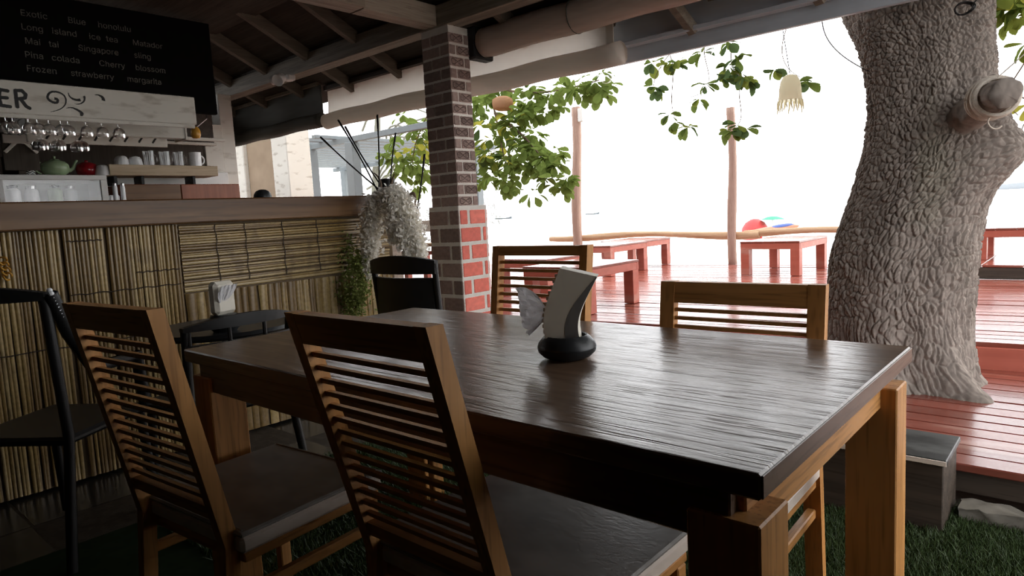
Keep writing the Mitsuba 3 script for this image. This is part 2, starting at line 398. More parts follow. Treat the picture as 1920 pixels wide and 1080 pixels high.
# artificial grass
gb = box(-2.75, 1.6, 1.43, 2.66, -0.009, 0.0, 0)
k = thing('artificial_grass', 'dark green artificial grass mat under the dining table', 'grass', kind='stuff')
part(k, 'mat', gb, 'grass_base')
part(k, 'mat', box(-2.75, 0.37, -1.2, 1.428, -0.009, 0.0, 0), 'grass_base')
def blades(n, x0, x1, y0, y1):
    c = np.stack([R.uniform(x0, x1, n), R.uniform(y0, y1, n), np.full(n, 0.0)], 1)
    a = R.uniform(0, 2 * np.pi, n); h = R.uniform(0.014, 0.034, n); w = 0.0022
    side = np.stack([np.cos(a), np.sin(a), 0 * a], 1) * w
    tip = c + np.stack([R.normal(0, .012, n), R.normal(0, .012, n), h], 1)
    v = np.stack([c - side, c + side, tip], 1).reshape(-1, 3)
    return trimesh.Trimesh(v, np.arange(3 * n).reshape(-1, 3), process=False)
part(k, 'blades', cat([blades(70000, -0.7, 0.25, 1.1, 2.66), blades(45000, -2.75, -0.7, 0.9, 2.66), blades(16000, 0.25, 1.6, 1.45, 2.66)]), 'grass_blade', kind='stuff')

# ------------------------------------------------------------------ brick pillar
k = thing('brick_pillar', 'tall brick pillar with carved upper bricks on a red brick base', 'pillar')
PX0, PX1, PY0, PY1 = -3.335, -3.085, 3.008, 3.185
BX0, BX1, BY0, BY1 = -3.365, -3.085, 3.0, 3.262
part(k, 'upper_core', box(PX0 + .0015, PX1 - .0015, PY0 + .0015, PY1 - .0015, 1.165, 2.289, 0), 'mortar')
part(k, 'base_core', box(BX0, BX1, BY0, BY1, 0.0, 1.172, 0.004), 'mortar')
def scroll(y0, y1, z0, z1, x):
    cy, cz, w, h = (y0 + y1) / 2, (z0 + z1) / 2, (y1 - y0) / 2 - .008, (z1 - z0) / 2 - .007
    ms = []
    t = np.linspace(0, 2 * np.pi, 26)
    fig8 = np.stack([0 * t + x, cy + w * .92 * np.cos(t), cz + h * .8 * np.sin(2 * t)], 1)
    ms.append(tube(fig8, 0.0021, 4))
    for s in (-1, 1):
        u = np.linspace(0, 2.6 * np.pi, 22); rr = h * .62 * (1 - u / 11)
        ms.append(tube(np.stack([0 * u + x, cy + s * (w * .52 + rr * np.cos(u) * s), cz + rr * np.sin(u)], 1), 0.0016, 4))
    ms.append(tube(np.stack([0 * t + x, cy + w * np.sign(np.cos(t)) * np.abs(np.cos(t)) ** .45, cz + h * np.sign(np.sin(t)) * np.abs(np.sin(t)) ** .45], 1), 0.0013, 4))
    return cat(ms)
pitch, bh = 0.0725, 0.0575
for r_ in range(16):
    z0 = 1.172 + r_ * pitch
    if z0 + bh > 2.29: break
    j = PX0 + (0.165 if r_ % 2 else 0.085)
    bs = lambda: f'brick_{R.integers(3)}'
    jit = lambda: R.uniform(-.0012, .0012)
    for a, b in ((PX0, j - .005), (j + .005, PX1)):
        d = jit()
        part(k, 'brick', box(a, b, PY0 - .003 + d, PY0 + .01, z0, z0 + bh, .003), bs())
        part(k, 'brick', box(a, b, PY1 - .01, PY1 + .003 + d, z0, z0 + bh, .003), bs())
    m1 = PY0 + (0.058 if r_ % 2 else 0.128)
    for q, (a, b) in enumerate(((PY0 + .004, m1 - .004), (m1 + .004, PY1))):
        d = jit()
        bk = part(k, 'brick', box(PX1 - .01, PX1 + .003 + d, a, b, z0, z0 + bh, .003), bs())
        if b - a > .09:
            part(bk, 'carving', scroll(a, b, z0, z0 + bh, PX1 + .0032 + d), 'carving')
        part(k, 'brick', box(PX0 - .003 + d, PX0 + .01, a, b, z0, z0 + bh, .003), bs())
for r_ in range(10):
    z0 = 0.03 + r_ * 0.1135; bh2 = 0.090
    rb = lambda: f'red_brick_{R.integers(3)}'
    j = BX0 + (0.19 if r_ % 2 else 0.09)
    for a, b in ((BX0, j - .008), (j + .008, BX1)):
        part(k, 'brick', box(a, b, BY0 - .0035, BY0 + .012, z0, z0 + bh2, .004), f'brick_{R.integers(3)}', label='darker brown brick with the front face shade put into its colour')  # front face only: darker brown stands in for the shade on this side
        part(k, 'brick', box(a, b, BY1 - .012, BY1 + .0035, z0, z0 + bh2, .004), rb())
    j = BY0 + (0.09 if r_ % 2 else 0.205)
    for a, b in ((BY0 + .012, j - .011), (j + .011, BY1 - .016)):
        part(k, 'brick', box(BX1 - .012, BX1 + .0035, a, b, z0, z0 + bh2, .004), rb())
        part(k, 'brick', box(BX0 - .0035, BX0 + .012, a, b, z0, z0 + bh2, .004), rb())

# ------------------------------------------------------------------ rolled blinds at the eaves
def rolled(x0, x1, y, z, r, n=40, sag=0.0, amp=0.05):
    xs = np.linspace(x0, x1, n)
    m = tube(np.stack([xs, 0 * xs + y, z + sag * np.sin((xs - x0) / (x1 - x0) * np.pi) + 0.004 * np.sin(xs * 9)], 1), r, 26)
    m.vertices += (meshkit.fbm(m.vertices * V(2.5, 14, 14), 3, 5)[:, None] - .5) * amp * r * 2 * V(0, 1, 1)
    return m
k = thing('rolled_blind', 'pale translucent blind partly rolled up behind the brick pillar', 'blind')
xs = np.linspace(-5.0, -2.14, 50); zs = np.linspace(1.98, 2.235, 10)
sv = np.array([[x, 3.385 - 0.02 * math.sin(5 * z) + .006 * math.sin(x * 7 + 4 * z), z] for z in zs for x in xs]); sf = []
for r_ in range(9):
    for c_ in range(49):
        a_ = r_ * 50 + c_; sf += [[a_, a_ + 1, a_ + 51], [a_, a_ + 51, a_ + 50]]
part(k, 'sheet', trimesh.Trimesh(sv, sf, process=False), 'canvas', True)
part(k, 'roll', rolled(-5.0, -2.07, 3.37, 1.972, 0.064), 'canvas', True)
part(k, 'hem', box(-2.17, -2.12, 3.37, 3.378, 2.0, 2.235, .002), 'canvas')
part(k, 'head_rail', box(-5.0, -2.12, 3.36, 3.41, 2.225, 2.262), 'dark_wood')
k = thing('rolled_blind', 'thick brown rolled blind under the eaves beside the pillar top', 'blind')
part(k, 'roll', rolled(-3.02, 0.46, 3.27, 2.205, 0.092, 50, 0, .04), 'canvas_brown', True)
part(k, 'bracket', box(-3.11, -3.03, 3.18, 3.36, 2.10, 2.30, .01), 'black_paint')
for x in (-2.3, -1.3, -.3):
    part(k, 'cord', tube([(x, 3.27 + .097 * math.cos(a), 2.205 + .097 * math.sin(a)) for a in np.linspace(0, 2 * np.pi, 20)], .003, 5), 'canvas_dark')
k = thing('rolled_blind', 'dark green canvas blind at the far end above the bar', 'blind')
part(k, 'sheet', box(-6.6, -5.001, 3.33, 3.345, 2.02, 2.27, .002), 'canvas_dark')
part(k, 'roll', rolled(-6.6, -5.002, 3.33, 1.985, 0.06), 'canvas_dark', True)
part(k, 'head_rail', box(-6.6, -5.02, 3.31, 3.37, 2.27, 2.30), 'grey_beam')

# ------------------------------------------------------------------ the dining table
k = thing('dining_table', 'large dark teak dining table with a floating top', 'table')
top = box(-2.06, -0.32, 0.82, 1.725, 0.713, 0.75, 0.0035)
part(k, 'tabletop', top, 'table_wood')
part(k, 'end_cap', box(-0.3205, -0.3172, 0.8235, 1.7215, 0.7155, 0.7475, .001), 'slab_end')
part(k, 'apron', box(-2.02, -0.372, 0.845, 0.87, 0.626, 0.7128), 'table_wood')
part(k, 'apron', box(-2.02, -0.372, 1.675, 1.70, 0.626, 0.7128), 'table_wood')
part(k, 'apron', box(-0.385, -0.36, 0.871, 1.674, 0.622, 0.7128), 'wood_y')
part(k, 'apron', box(-2.02, -1.995, 0.871, 1.674, 0.622, 0.7128), 'wood_y')
for x0, x1 in ((-0.434, -0.327), (-2.053, -1.946)):
    part(k, 'leg', box(x0, x1, 0.836, 0.943, 0.0, 0.67, 0.003), 'wood_z')
    part(k, 'leg', box(x0, x1, 1.625, 1.72, 0.0, 0.67, 0.003), 'wood_z')

# ------------------------------------------------------------------ slatted dining chairs
def chair(label, cx, cy, yaw, w, h, k_lean, seat_z, seat, post=(0.03, 0.035), rail=0.06, pitch=0.027, slat=0.0105, n=14, s_off=0.0, side_rail=True):
    """Local frame: x across, y from the rear face of the back's top towards the seat, z up. seat: (x0, x1, y0, y1) of the cushion."""
    key = thing('dining_chair', label, 'chair')
    c, s = math.cos(yaw), math.sin(yaw)
    M = np.eye(4); M[:2, :2] = [[c, -s], [s, c]]; M[:2, 3] = cx, cy
    def put(m):
        m = m.copy(); m.apply_transform(M); return m
    pw, pd = post
    yy = lambda z: k_lean * (h - z)
    def post_mesh(x):
        v = []
        for z, dy in ((h, 0), (0.40, yy(0.40)), (0.0, yy(0.40) - 0.035)):
            for a in (x - pw / 2, x + pw / 2):
                for b in (0, pd): v.append([a, b + dy, z])
        v = np.array(v); f = []
        for q in (0, 4):
            for a, b in ((0, 1), (1, 3), (3, 2), (2, 0)):
                f += [[q + a, q + b, q + 4 + b], [q + a, q + 4 + b, q + 4 + a]]
        f += [[0, 2, 3], [0, 3, 1], [8, 9, 11], [8, 11, 10]]
        m = trimesh.Trimesh(v, f, process=False); m.fix_normals(); return m
    wx = 'wood_x'
    for sx in (-1, 1):
        part(key, 'back_post', put(post_mesh(sx * (w / 2 - pw / 2))), 'wood_z')
    def cross(z0, z1, d0, d1):
        xi = w / 2 - pw + .001
        v = [[x, yy(z) + d, z] for x in (-xi, xi) for z in (z0, z1) for d in (d0, d1)]
        return trimesh.convex.convex_hull(np.array(v))
    part(key, 'top_rail', put(cross(h - rail, h - .001, 0.0005, pd - .001)), wx)
    for i in range(n):
        z = h - rail - pitch * (i + 1) + slat * .3
        part(key, 'slat', put(cross(z - slat / 2, z + slat / 2, pd * .35, pd * .35 + .011)), wx)
    zl = h - rail - pitch * (n + 1)
    part(key, 'lower_rail', put(cross(zl - .02, zl + .012, pd * .15, pd * .85)), wx)
    x0, x1, y0, y1 = seat
    cu = part(key, 'seat_cushion', put(box(x0, x1, y0, y1, seat_z - .012, seat_z, .006)), 'leather')
    part(key, 'cushion_border', put(box(x0 + .002, x1 - .002, y0 + .002, y1 - .002, seat_z - .052, seat_z - .0125, .008)), 'beige_side', label='beige cushion border')
    rim = [(x0 + .012, y0 + .012), (x1 - .012, y0 + .012), (x1 - .012, y1 - .012), (x0 + .012, y1 - .012), (x0 + .012, y0 + .012)]
    pts = np.vstack([np.linspace(rim[i], rim[i + 1], 8) for i in range(4)])
    part(cu, 'piping', put(tube(np.c_[pts, np.full(len(pts), seat_z + .0005)], .0028, 6)), 'leather')
    fz = seat_z - .054
    for a, b in (((x0 + .01, x0 + .04), (y0 + .01, y1 - .01)), ((x1 - .04, x1 - .01), (y0 + .01, y1 - .01))):
        part(key, 'seat_rail', put(box(*a, *b, fz - .022, fz)), 'wood_y')
        part(key, 'side_stretcher', put(box(a[0] + .004, a[1] - .004, y0 + .0, y1 + .0, fz - .11, fz - .085)), 'wood_y')
        part(key, 'front_leg', put(box(a[0], a[1], y1 - .05, y1 - .015, 0.0, fz - .0225)), 'wood_z')
    for b in ((y0 + .012, y0 + .04), (y1 - .045, y1 - .015)):
        part(key, 'cross_rail', put(box(x0 + .041, x1 - .041, *b, fz - .03, fz)), wx)
    return key

chair('slatted teak chair with grey leather seat tucked under the big table', -0.948, 0.645, 0.0, 0.40, 0.94, 0.262, 0.435,
      (-0.222, 0.328, 0.155, 0.58))
chair('slatted teak chair standing clear of the big table, closest to the bar front', -1.62, 0.483, 0.09, 0.41, 0.95, 0.20, 0.435,
      (-0.235, 0.235, 0.13, 0.55))
chair('low slatted chair with a broad top rail facing the table in front of the tree', -0.762, 1.833, math.pi + 0.03, 0.465, 0.875, 0.13, 0.43,
      (-0.235, 0.235, 0.085, 0.46), post=(0.044, 0.03), rail=0.062, pitch=0.0245, n=14)
chair('taller slatted chair with a thin top rail beside the brick pillar', -1.575, 1.965, math.pi, 0.452, 0.978, 0.13, 0.44,
      (-0.24, 0.24, 0.09, 0.46), post=(0.032, 0.038), rail=0.036, pitch=0.0305, slat=0.012, n=14)

# ------------------------------------------------------------------ tissue holder on the table
k = thing('tissue_holder', 'curved beige tissue box standing in a round black base on the big table', 'tissue box')
HX, HY = -0.955, 1.262
base = lathe([(0.0, 0.0), (0.045, 0.0), (0.058, 0.006), (0.068, 0.016), (0.071, 0.025), (0.069, 0.0255), (0.0688, 0.0275), (0.0705, 0.028), (0.068, 0.037), (0.058, 0.050), (0.050, 0.056), (0.046, 0.055), (0.046, 0.04), (0.0, 0.04)], 48)
part(k, 'base', move(base, HX, HY, 0.7512), 'black_rubber', 40)
ua, va = V(0.86, 0.51, 0), V(-0.51, 0.86, 0)
def prof(t):   # t 0..1 up: left and right edge of the curved face
    l = -0.043 + 0.002 * t - 0.016 * math.sin(math.pi * min(1, t * 1.1)) * (1 - t) + 0.036 * t ** 2.2
    return l
def edge_pts(n=18):
    L, Rr = [], []
    for t in np.linspace(0, 1, n):
        L.append((prof(t), 0.042 + t * 0.176))
        Rr.append((prof(t) + 0.080 + 0.006 * t, 0.042 + t * (0.176 - 0.023)))
    return L, Rr
L_, R_ = edge_pts()
face = Polygon(L_ + R_[::-1])
def place(m, off):
    v = m.vertices.copy()
    m = m.copy(); m.vertices = V(HX, HY, 0.7512) + v[:, :1] * ua + (v[:, 2:] + off) * va + v[:, 1:2] * V(0, 0, 1)
    m.fix_normals(); return m
TH = 0.062
part(k, 'box', place(trimesh.creation.extrude_polygon(face, TH), -TH / 2), 'card')
sw = [(l[0] + (r[0] - l[0]) * (0.58 + 0.40 * t ** 1.6), l[1] + (r[1] - l[1]) * (0.58 + 0.4 * t ** 1.6)) for l, r, t in zip(L_, R_, np.linspace(0, 1, len(L_)))]
swp = Polygon(sw + [(x - .0005, z) for x, z in R_[::-1]]).buffer(0)
swp = max(getattr(swp, 'geoms', [swp]), key=lambda q: q.area)
part(k, 'printed_swoosh', place(trimesh.creation.extrude_polygon(swp, 0.0006), -TH / 2 - .0006), 'card_grey', label='dark grey curved print')
for i in range(12):
    t = 0.05 + i * 0.075
    part(k, 'perforation', place(trimesh.creation.extrude_polygon(Polygon([(prof(t) - .003, 0.042 + t * .176), (prof(t) + .002, 0.042 + t * .176), (prof(t) + .002, 0.05 + t * .176), (prof(t) - .003, 0.05 + t * .176)]), 0.006), -TH / 2 + .003), 'card')
def crumpled(origin, du, dv, dn, su, sv_, seed, n=16):
    us, vs = np.meshgrid(np.linspace(0, 1, n), np.linspace(-1, 1, n), indexing='ij')
    spread = 0.25 + 0.75 * np.sin(us * np.pi * .62)
    fold = 0.5 * np.abs(((vs * 2.2 + us * .8) % 1.0) - .5) - .12
    nn = meshkit.fbm(np.stack([us * 3, vs * 3, 0 * us + seed], -1), 3, seed) - .5
    P = origin + (us * su)[..., None] * du + (vs * spread * sv_ * .5)[..., None] * dv + ((fold * spread + nn * .5) * sv_ * .6)[..., None] * dn
    f = []
    for i in range(n - 1):
        for j in range(n - 1):
            a = i * n + j; f += [[a, a + 1, a + n + 1], [a, a + n + 1, a + n]]
    return trimesh.Trimesh(P.reshape(-1, 3), f, process=False)
t0 = V(HX, HY, 0.7512) + ua * (-0.045) + V(0, 0, 0.115)
part(k, 'tissue', crumpled(t0, -ua * .95 + V(0, 0, .12), V(0, 0, 1) - ua * .1, -va, 0.068, 0.105, 3), 'tissue', 40, label='white paper tissue pulled out')
part(k, 'tissue', crumpled(t0 + V(0, 0, -.012), -ua * .7 + V(0, 0, -.62), va * .8 - ua * .3, -va, 0.07, 0.06, 8), 'tissue', 40)

# ------------------------------------------------------------------ big tree
TR = np.array([(-0.05, -.755, .40), (.12, -.765, .375), (.2, -.786, .345), (.45, -.800, .329), (.75, -.786, .328), (1.0, -.736, .312), (1.18, -.684, .306), (1.36, -.660, .286), (1.56, -.662, .268), (1.77, -.681, .275), (1.95, -.715, .302), (2.05, -.739, .322), (2.5, -.80, .36), (3.2, -.86, .40), (3.9, -.9, .42)])
def tree_trunk():
    from scipy.interpolate import PchipInterpolator
    from scipy.spatial import cKDTree
    z = np.r_[np.linspace(-0.05, 2.16, 600), np.linspace(2.18, 3.9, 60)]
    nz, na = len(z), 540
    a = np.linspace(0, 2 * np.pi, na, endpoint=False)
    cx, r = PchipInterpolator(TR[:, 0], TR[:, 1])(z), PchipInterpolator(TR[:, 0], TR[:, 2])(z)
    cy = 3.86 + 0.03 * z
    A, Z = np.meshgrid(a, z)
    bump = lambda a0, z0, sa, sz, h: h * np.exp(-(((A - a0 + np.pi) % (2 * np.pi) - np.pi) / sa) ** 2 - ((Z - z0) / sz) ** 2)
    rr = r[:, None] + bump(-0.15, 1.27, .38, .13, .105) + bump(-.55, 1.46, .3, .10, .07) + bump(-0.62, .10, .22, .17, .19) + bump(-1.7, .05, .35, .2, .06) + bump(-2.6, .05, .3, .25, .10) + bump(-1.2, .2, .18, .3, -.03)
    rr += 0.012 * np.sin(3 * A + 1.2 * Z) + 0.006 * np.sin(7 * A - 2 * Z + 1)
    P = np.stack([rr * np.cos(A), rr * np.sin(A), Z], -1)
    def plates(ca, cz, seed, warp):
        """Distance to the nearest plate edge, on the unrolled bark."""
        rg = np.random.default_rng(seed)
        U = (A * .32 + warp * (meshkit.fbm(P * 7, 2, seed) - .5))
        W = Z * (0.26 + .30 * Z) + warp * (meshkit.fbm(P * 6 + 3, 2, seed + 1) - .5)
        gu, gw = np.meshgrid(np.arange(-.10, 2.15, ca), np.arange(-.2, 6.2, cz), indexing='ij')
        pts = np.stack([gu + rg.uniform(-.45, .45, gu.shape) * ca + (np.arange(gu.shape[1]) % 2) * ca * .5, gw + rg.uniform(-.45, .45, gu.shape) * cz], -1).reshape(-1, 2)
        k = V(1, ca / cz)
        d, ix = cKDTree(pts * k).query(np.stack([U, W], -1).reshape(-1, 2) * k, k=2)
        return ((d[:, 1] - d[:, 0]) / ca).reshape(A.shape), rg.uniform(0, 1, len(pts))[ix[:, 0]].reshape(A.shape)
    e1, q1 = plates(.024, .036, 5, .07)
    e2, q2 = plates(.010, .017, 8, .04)
    big = np.clip(e1 / .30, 0, 1); small = np.clip(e2 / .35, 0, 1)
    disp = .0145 * big ** .7 * (.35 + .65 * q1) * (.6 + .8 * meshkit.fbm(P * V(5, 5, 3), 2, 21)) + .0035 * small * big + .004 * (meshkit.fbm(P * V(55, 55, 30), 2, 9) - .5)
    rr = rr + disp - .008
    v = np.stack([cx[:, None] + rr * np.cos(A), cy[:, None] + rr * np.sin(A), Z], -1).reshape(-1, 3)
    i, j = np.meshgrid(np.arange(nz - 1), np.arange(na), indexing='ij')
    p00, p01, p10, p11 = i * na + j, i * na + (j + 1) % na, (i + 1) * na + j, (i + 1) * na + (j + 1) % na
    f = np.vstack([np.stack([p00, p01, p11], -1).reshape(-1, 3), np.stack([p00, p11, p10], -1).reshape(-1, 3)])
    return trimesh.Trimesh(v, f, process=False)
tree = thing('tree', 'thick old tree with furrowed bark growing through the lower deck', 'tree')
part(tree, 'trunk', tree_trunk(), 'bark', True)
def knobbly(path, rad, n, amp, seed):
    m = tube(path, rad, n)
    m.vertices += (meshkit.fbm(m.vertices * 22, 3, seed)[:, None] - .5) * amp * V(1, 1, 1)
    return m
st = spline([(-.52, 3.74, 1.40), (-.42, 3.62, 1.455), (-.36, 3.50, 1.475), (-.305, 3.38, 1.475)], 14)
sr = np.linspace(.080, .056, 14); 
part(tree, 'branch_stub', knobbly(st, sr, 40, .035, 4), 'bark', True, label='sawn branch stub')
end = st[-1]
d_ = (st[-1] - st[-4]); d_ /= np.linalg.norm(d_)
ru = np.cross(d_, [0, 0, 1]); ru /= np.linalg.norm(ru); rv = np.cross(ru, d_)
rope = thing('rope', 'pale rope wound around the sawn branch stub of the tree', 'rope')
for i in range(5):
    c0 = st[9] + d_ * (i * .024 - .055)
    a = np.linspace(0, 2 * np.pi, 40)
    P = c0 + (np.cos(a)[:, None] * ru + np.sin(a)[:, None] * rv) * (.081 + .004 * (i % 2) - .001 * i) + d_ * (.012 * np.sin(a + i))[:, None]
    part(rope, 'coil', tube(P, .0088, 8), 'rope', True)
part(rope, 'loose_end', tube(spline([c0 - rv * .075, c0 - rv * .105 + ru * .03, c0 - rv * .13 + ru * .01, c0 - rv * .12 - ru * .02], 14), .0035, 6), 'rope', True)
part(rope, 'line', tube([c0 + rv * .076, c0 + V(.10, .02, .17), c0 + V(.34, .10, .40)], .0025, 6), 'rope')
w_ = thing('wire_coil', 'black coiled wire hanging on the tree trunk near the roof', 'wire')
for i in range(3):
    a = np.linspace(0, 2 * np.pi, 24)
    part(w_, 'loop', tube(np.stack([-.475 + (.032 + .002 * i) * np.cos(a) + .004 * i, 3.53 + .012 * np.sin(a * 2) - .004 * i, 1.865 + (.022 + .002 * i) * np.sin(a)], 1), .0028, 6), 'black_paint')
part(w_, 'tail', tube(spline([(-.45, 3.53, 1.87), (-.42, 3.53, 1.905), (-.43, 3.56, 1.97)], 10), .0028, 6), 'black_paint')

def crown(n, c, r):
    q = R.normal(0, 1, (n * 3, 3)); q /= np.linalg.norm(q, axis=1, keepdims=True)
    p = q * (R.uniform(.25, 1, (len(q), 1)) ** .5) * V(*r) + V(*c)
    p = p[(p[:, 2] > 3.2) & (meshkit.noise(p * 1.1, 17) > .30) & (p[:, 2] > np.where((p[:, 1] < 3.75) & (p[:, 0] < 1.5), 3.75, 3.2))][:n]
    a, b = R.normal(0, 1, p.shape) * V(1, 1, .5), R.normal(0, 1, p.shape) * V(1, 1, .5)
    a /= np.linalg.norm(a, axis=1, keepdims=True); b -= a * (a * b).sum(1, keepdims=True); b /= np.linalg.norm(b, axis=1, keepdims=True)
    s_ = R.uniform(.07, .13, (len(p), 1))
    v = np.stack([p - a * s_, p + b * s_ * .6, p + a * s_, p - b * s_ * .6], 1).reshape(-1, 3); i = np.arange(len(p)) * 4
    return trimesh.Trimesh(v, np.vstack([np.stack([i, i + 1, i + 2], 1), np.stack([i, i + 2, i + 3], 1)]), process=False)
part(tree, 'crown', crown(13000, (.1, 4.6, 4.6), (3.6, 3.0, 1.5)), 'leaf_2', kind='stuff')
for q in ((2.2, 4.4, 4.6), (-2.4, 5.2, 4.7), (.5, 6.3, 4.7)):
    part(tree, 'limb', knobbly(spline([(-.88, 3.97, 3.3), (-.5 + q[0] * .2, 4.1, 3.9), q], 20), np.linspace(.17, .05, 20), 12, .03, 3), 'bark', True)

# leaves of the sea almond kind
def leaf(Ls, wd, fold=.25, droop=.3):
    ts = np.array([0, .12, .35, .6, .82, .95, 1.0]); ws = np.array([.03, .14, .34, .5, .46, .25, .02])
    v = []
    for t, w in zip(ts, ws):
        for sgn in (-1, 0, 1):
            v.append([sgn * w * wd, t * Ls, -droop * Ls * t * t + abs(sgn) * w * wd * fold])
    f = []
    for i in range(len(ts) - 1):
        for j in (0, 1):
            a = i * 3 + j; f += [[a, a + 1, a + 4], [a, a + 4, a + 3]]
    return trimesh.Trimesh(np.array(v), f, process=False)
leaf_ply = [[mikit.ply(leaf(1.0, .62 + .1 * j, .15 + .2 * j, .1 + .25 * j), f'leaf_{i}', smooth=True) for j in range(2)] for i in range(5)]
leaf_count = {}
def add_leaf(parent, p, d, size, roll, tone):
    y = d / np.linalg.norm(d)
    x = np.cross(y, [0, 0, 1.0]); x /= np.linalg.norm(x) + 1e-9
    z = np.cross(x, y)
    x, z = math.cos(roll) * x + math.sin(roll) * z, -math.sin(roll) * x + math.cos(roll) * z
    M = np.eye(4); M[:3, 0], M[:3, 1], M[:3, 2], M[:3, 3] = x * size, y * size, z * size, p
    if leaf_count.get(parent, 0) < 298:
        leaf_count[parent] = leaf_count.get(parent, 0) + 1
        k = numbered(parent + '__leaf')
    else:
        rest.setdefault(parent, []).append((M, tone)); return
    scene[k] = {**leaf_ply[tone][R.integers(2)], 'to_world': T(M)}
rest = {}
def rosette(parent, c, r, n, size, tones=(0, 0, 1, 1, 2), tip=None):
    for i in range(n):
        a = R.uniform(0, 2 * np.pi); el = R.uniform(-.9, .6)
        d = V(math.cos(a) * math.cos(el), math.sin(a) * math.cos(el), math.sin(el) - .25)
        add_leaf(parent, V(*c) + d * r * R.uniform(.1, .55), d, size * R.uniform(.7, 1.15), R.uniform(-.7, .7), int(R.choice(tones)))

# hanging twigs of the big tree in front of the sea
S_ = [(-2.57, 4.6, 2.19, .04), (-2.49, 4.6, 2.15, .05), (-2.39, 4.6, 2.15, .05), (-2.36, 4.6, 2.1, .05), (-2.6, 4.6, 2.03, .05), (-2.55, 4.6, 1.99, .03), (-2.24, 4.6, 1.87, .04), (-2.12, 4.6, 1.94, .05), (-2.06, 4.6, 1.93, .04),
      (-2.41, 4.6, 1.8, .05), (-2.39, 4.6, 1.72, .05), (-2.31, 4.6, 1.66, .04), (-2.21, 4.6, 2.18, .04), (-1.98, 4.6, 2.16, .05), (-1.92, 4.6, 2.09, .05), (-1.96, 4.6, 2.03, .04), (-1.89, 4.6, 1.94, .04), (-1.82, 4.6, 1.93, .04), (-1.87, 4.6, 1.98, .03),
      (-1.91, 4.6, 1.64, .05), (-1.84, 4.6, 1.6, .04), (-1.93, 4.6, 1.57, .04), (-1.99, 4.6, 1.62, .03), (-1.66, 4.6, 1.94, .03), (-1.5, 4.6, 1.89, .04), (-1.47, 4.6, 1.86, .04)]
for s_ in S_:
    c = V(*s_[:3]) + R.normal(0, .02, 3)
    rosette(tree, c, s_[3], 8 if s_[3] > .035 else 5, .088, (0, 0, 1, 2, 2))
def twig(parent, pts, r0=.006, r1=.002, m='twig'):
    P = spline(pts, 10 * len(pts))
    part(parent, 'branch', tube(P, np.linspace(r0, r1, len(P)), 5), m, True)
twig(tree, [(-1.0, 4.1, 3.3), (-1.6, 4.5, 2.75), (-1.92, 4.6, 2.25), (-1.95, 4.6, 2.03), (-1.85, 4.6, 1.93)])
twig(tree, [(-1.6, 4.5, 2.75), (-2.1, 4.6, 2.42), (-2.42, 4.6, 2.2), (-2.55, 4.6, 2.03), (-2.56, 4.6, 1.99)])
twig(tree, [(-1.92, 4.6, 2.25), (-2.15, 4.6, 2.15), (-2.12, 4.6, 1.96), (-2.26, 4.6, 1.87)], .003, .0015)
twig(tree, [(-2.42, 4.6, 2.2), (-2.40, 4.6, 2.0), (-2.41, 4.6, 1.82), (-2.33, 4.6, 1.67)], .003, .0015)
twig(tree, [(-1.85, 4.6, 1.95), (-1.9, 4.6, 1.8), (-1.90, 4.6, 1.65), (-1.97, 4.6, 1.60)], .003, .0015)
twig(tree, [(-1.3, 4.3, 3.0), (-1.45, 4.55, 2.4), (-1.6, 4.6, 2.0), (-1.5, 4.6, 1.88)], .004, .0015)
R_ = [(-.36, 4.1, 1.98, .05), (-.33, 4.15, 2.0, .05), (-.31, 4.1, 1.95, .04), (-.29, 4.15, 2.02, .05), (-.34, 4.2, 1.92, .03), (-.29, 4.2, 1.50, .03), (-.30, 4.15, 1.78, .03)]
R_ += [(-.385, 4.1, 1.95, .05), (-.40, 4.05, 2.0, .05), (-.35, 4.1, 1.90, .04)]
for s_ in R_:
    rosette(tree, s_[:3], s_[3], 6, .085, (1, 1, 0, 3))
twig(tree, [(-.45, 4.1, 2.4), (-.30, 4.15, 2.02), (-.27, 4.15, 1.85), (-.31, 4.2, 1.70), (-.37, 4.2, 1.58), (-.33, 4.2, 1.45)], .006, .002)
twig(tree, [(-.27, 4.15, 1.85), (-.20, 4.15, 1.75), (-.24, 4.2, 1.55), (-.32, 4.2, 1.36)], .005, .002)
twig(tree, [(-.37, 4.2, 1.60), (-.28, 4.2, 1.52), (-.20, 4.2, 1.62)], .004, .002)

# broad leaved tree behind the pillar
almond = thing('sea_almond_tree', 'broad leaved tree with green and yellowing leaves hanging behind the brick pillar', 'tree')
A_ = [(-6.02, 2.46, .15), (-5.69, 2.45, .17), (-5.38, 2.5, .14), (-5.94, 2.22, .19), (-5.58, 2.2, .17), (-5.87, 1.97, .19), (-5.46, 1.99, .15), (-5.21, 1.9, .14), (-6.16, 1.83, .15), (-5.75, 1.72, .17), (-5.39, 1.72, .13), (-5.05, 1.79, .14), (-4.94, 1.65, .1),
      (-5.67, 1.52, .1), (-5.11, 1.44, .12), (-4.95, 1.43, .09), (-6.18, 1.62, .11), (-5.06, 2.39, .12), (-4.97, 2.5, .11), (-4.58, 2.56, .1), (-4.43, 2.54, .08), (-4.25, 2.53, .06), (-5.21, 2.6, .1), (-6.59, 2.15, .18), (-6.72, 1.88, .18),
      (-7.43, 2.51, .14), (-7.53, 2.15, .19), (-7.38, 1.94, .15), (-7.69, 1.82, .12), (-7.84, 2.06, .12), (-7.58, 1.73, .12), (-7.96, 2.15, .08), (-7.22, 2.3, .15), (-6.77, 2.46, .18), (-6.34, 2.68, .14), (-5.86, 2.67, .14)]
order = sorted(range(len(A_)), key=lambda i: -A_[i][2])
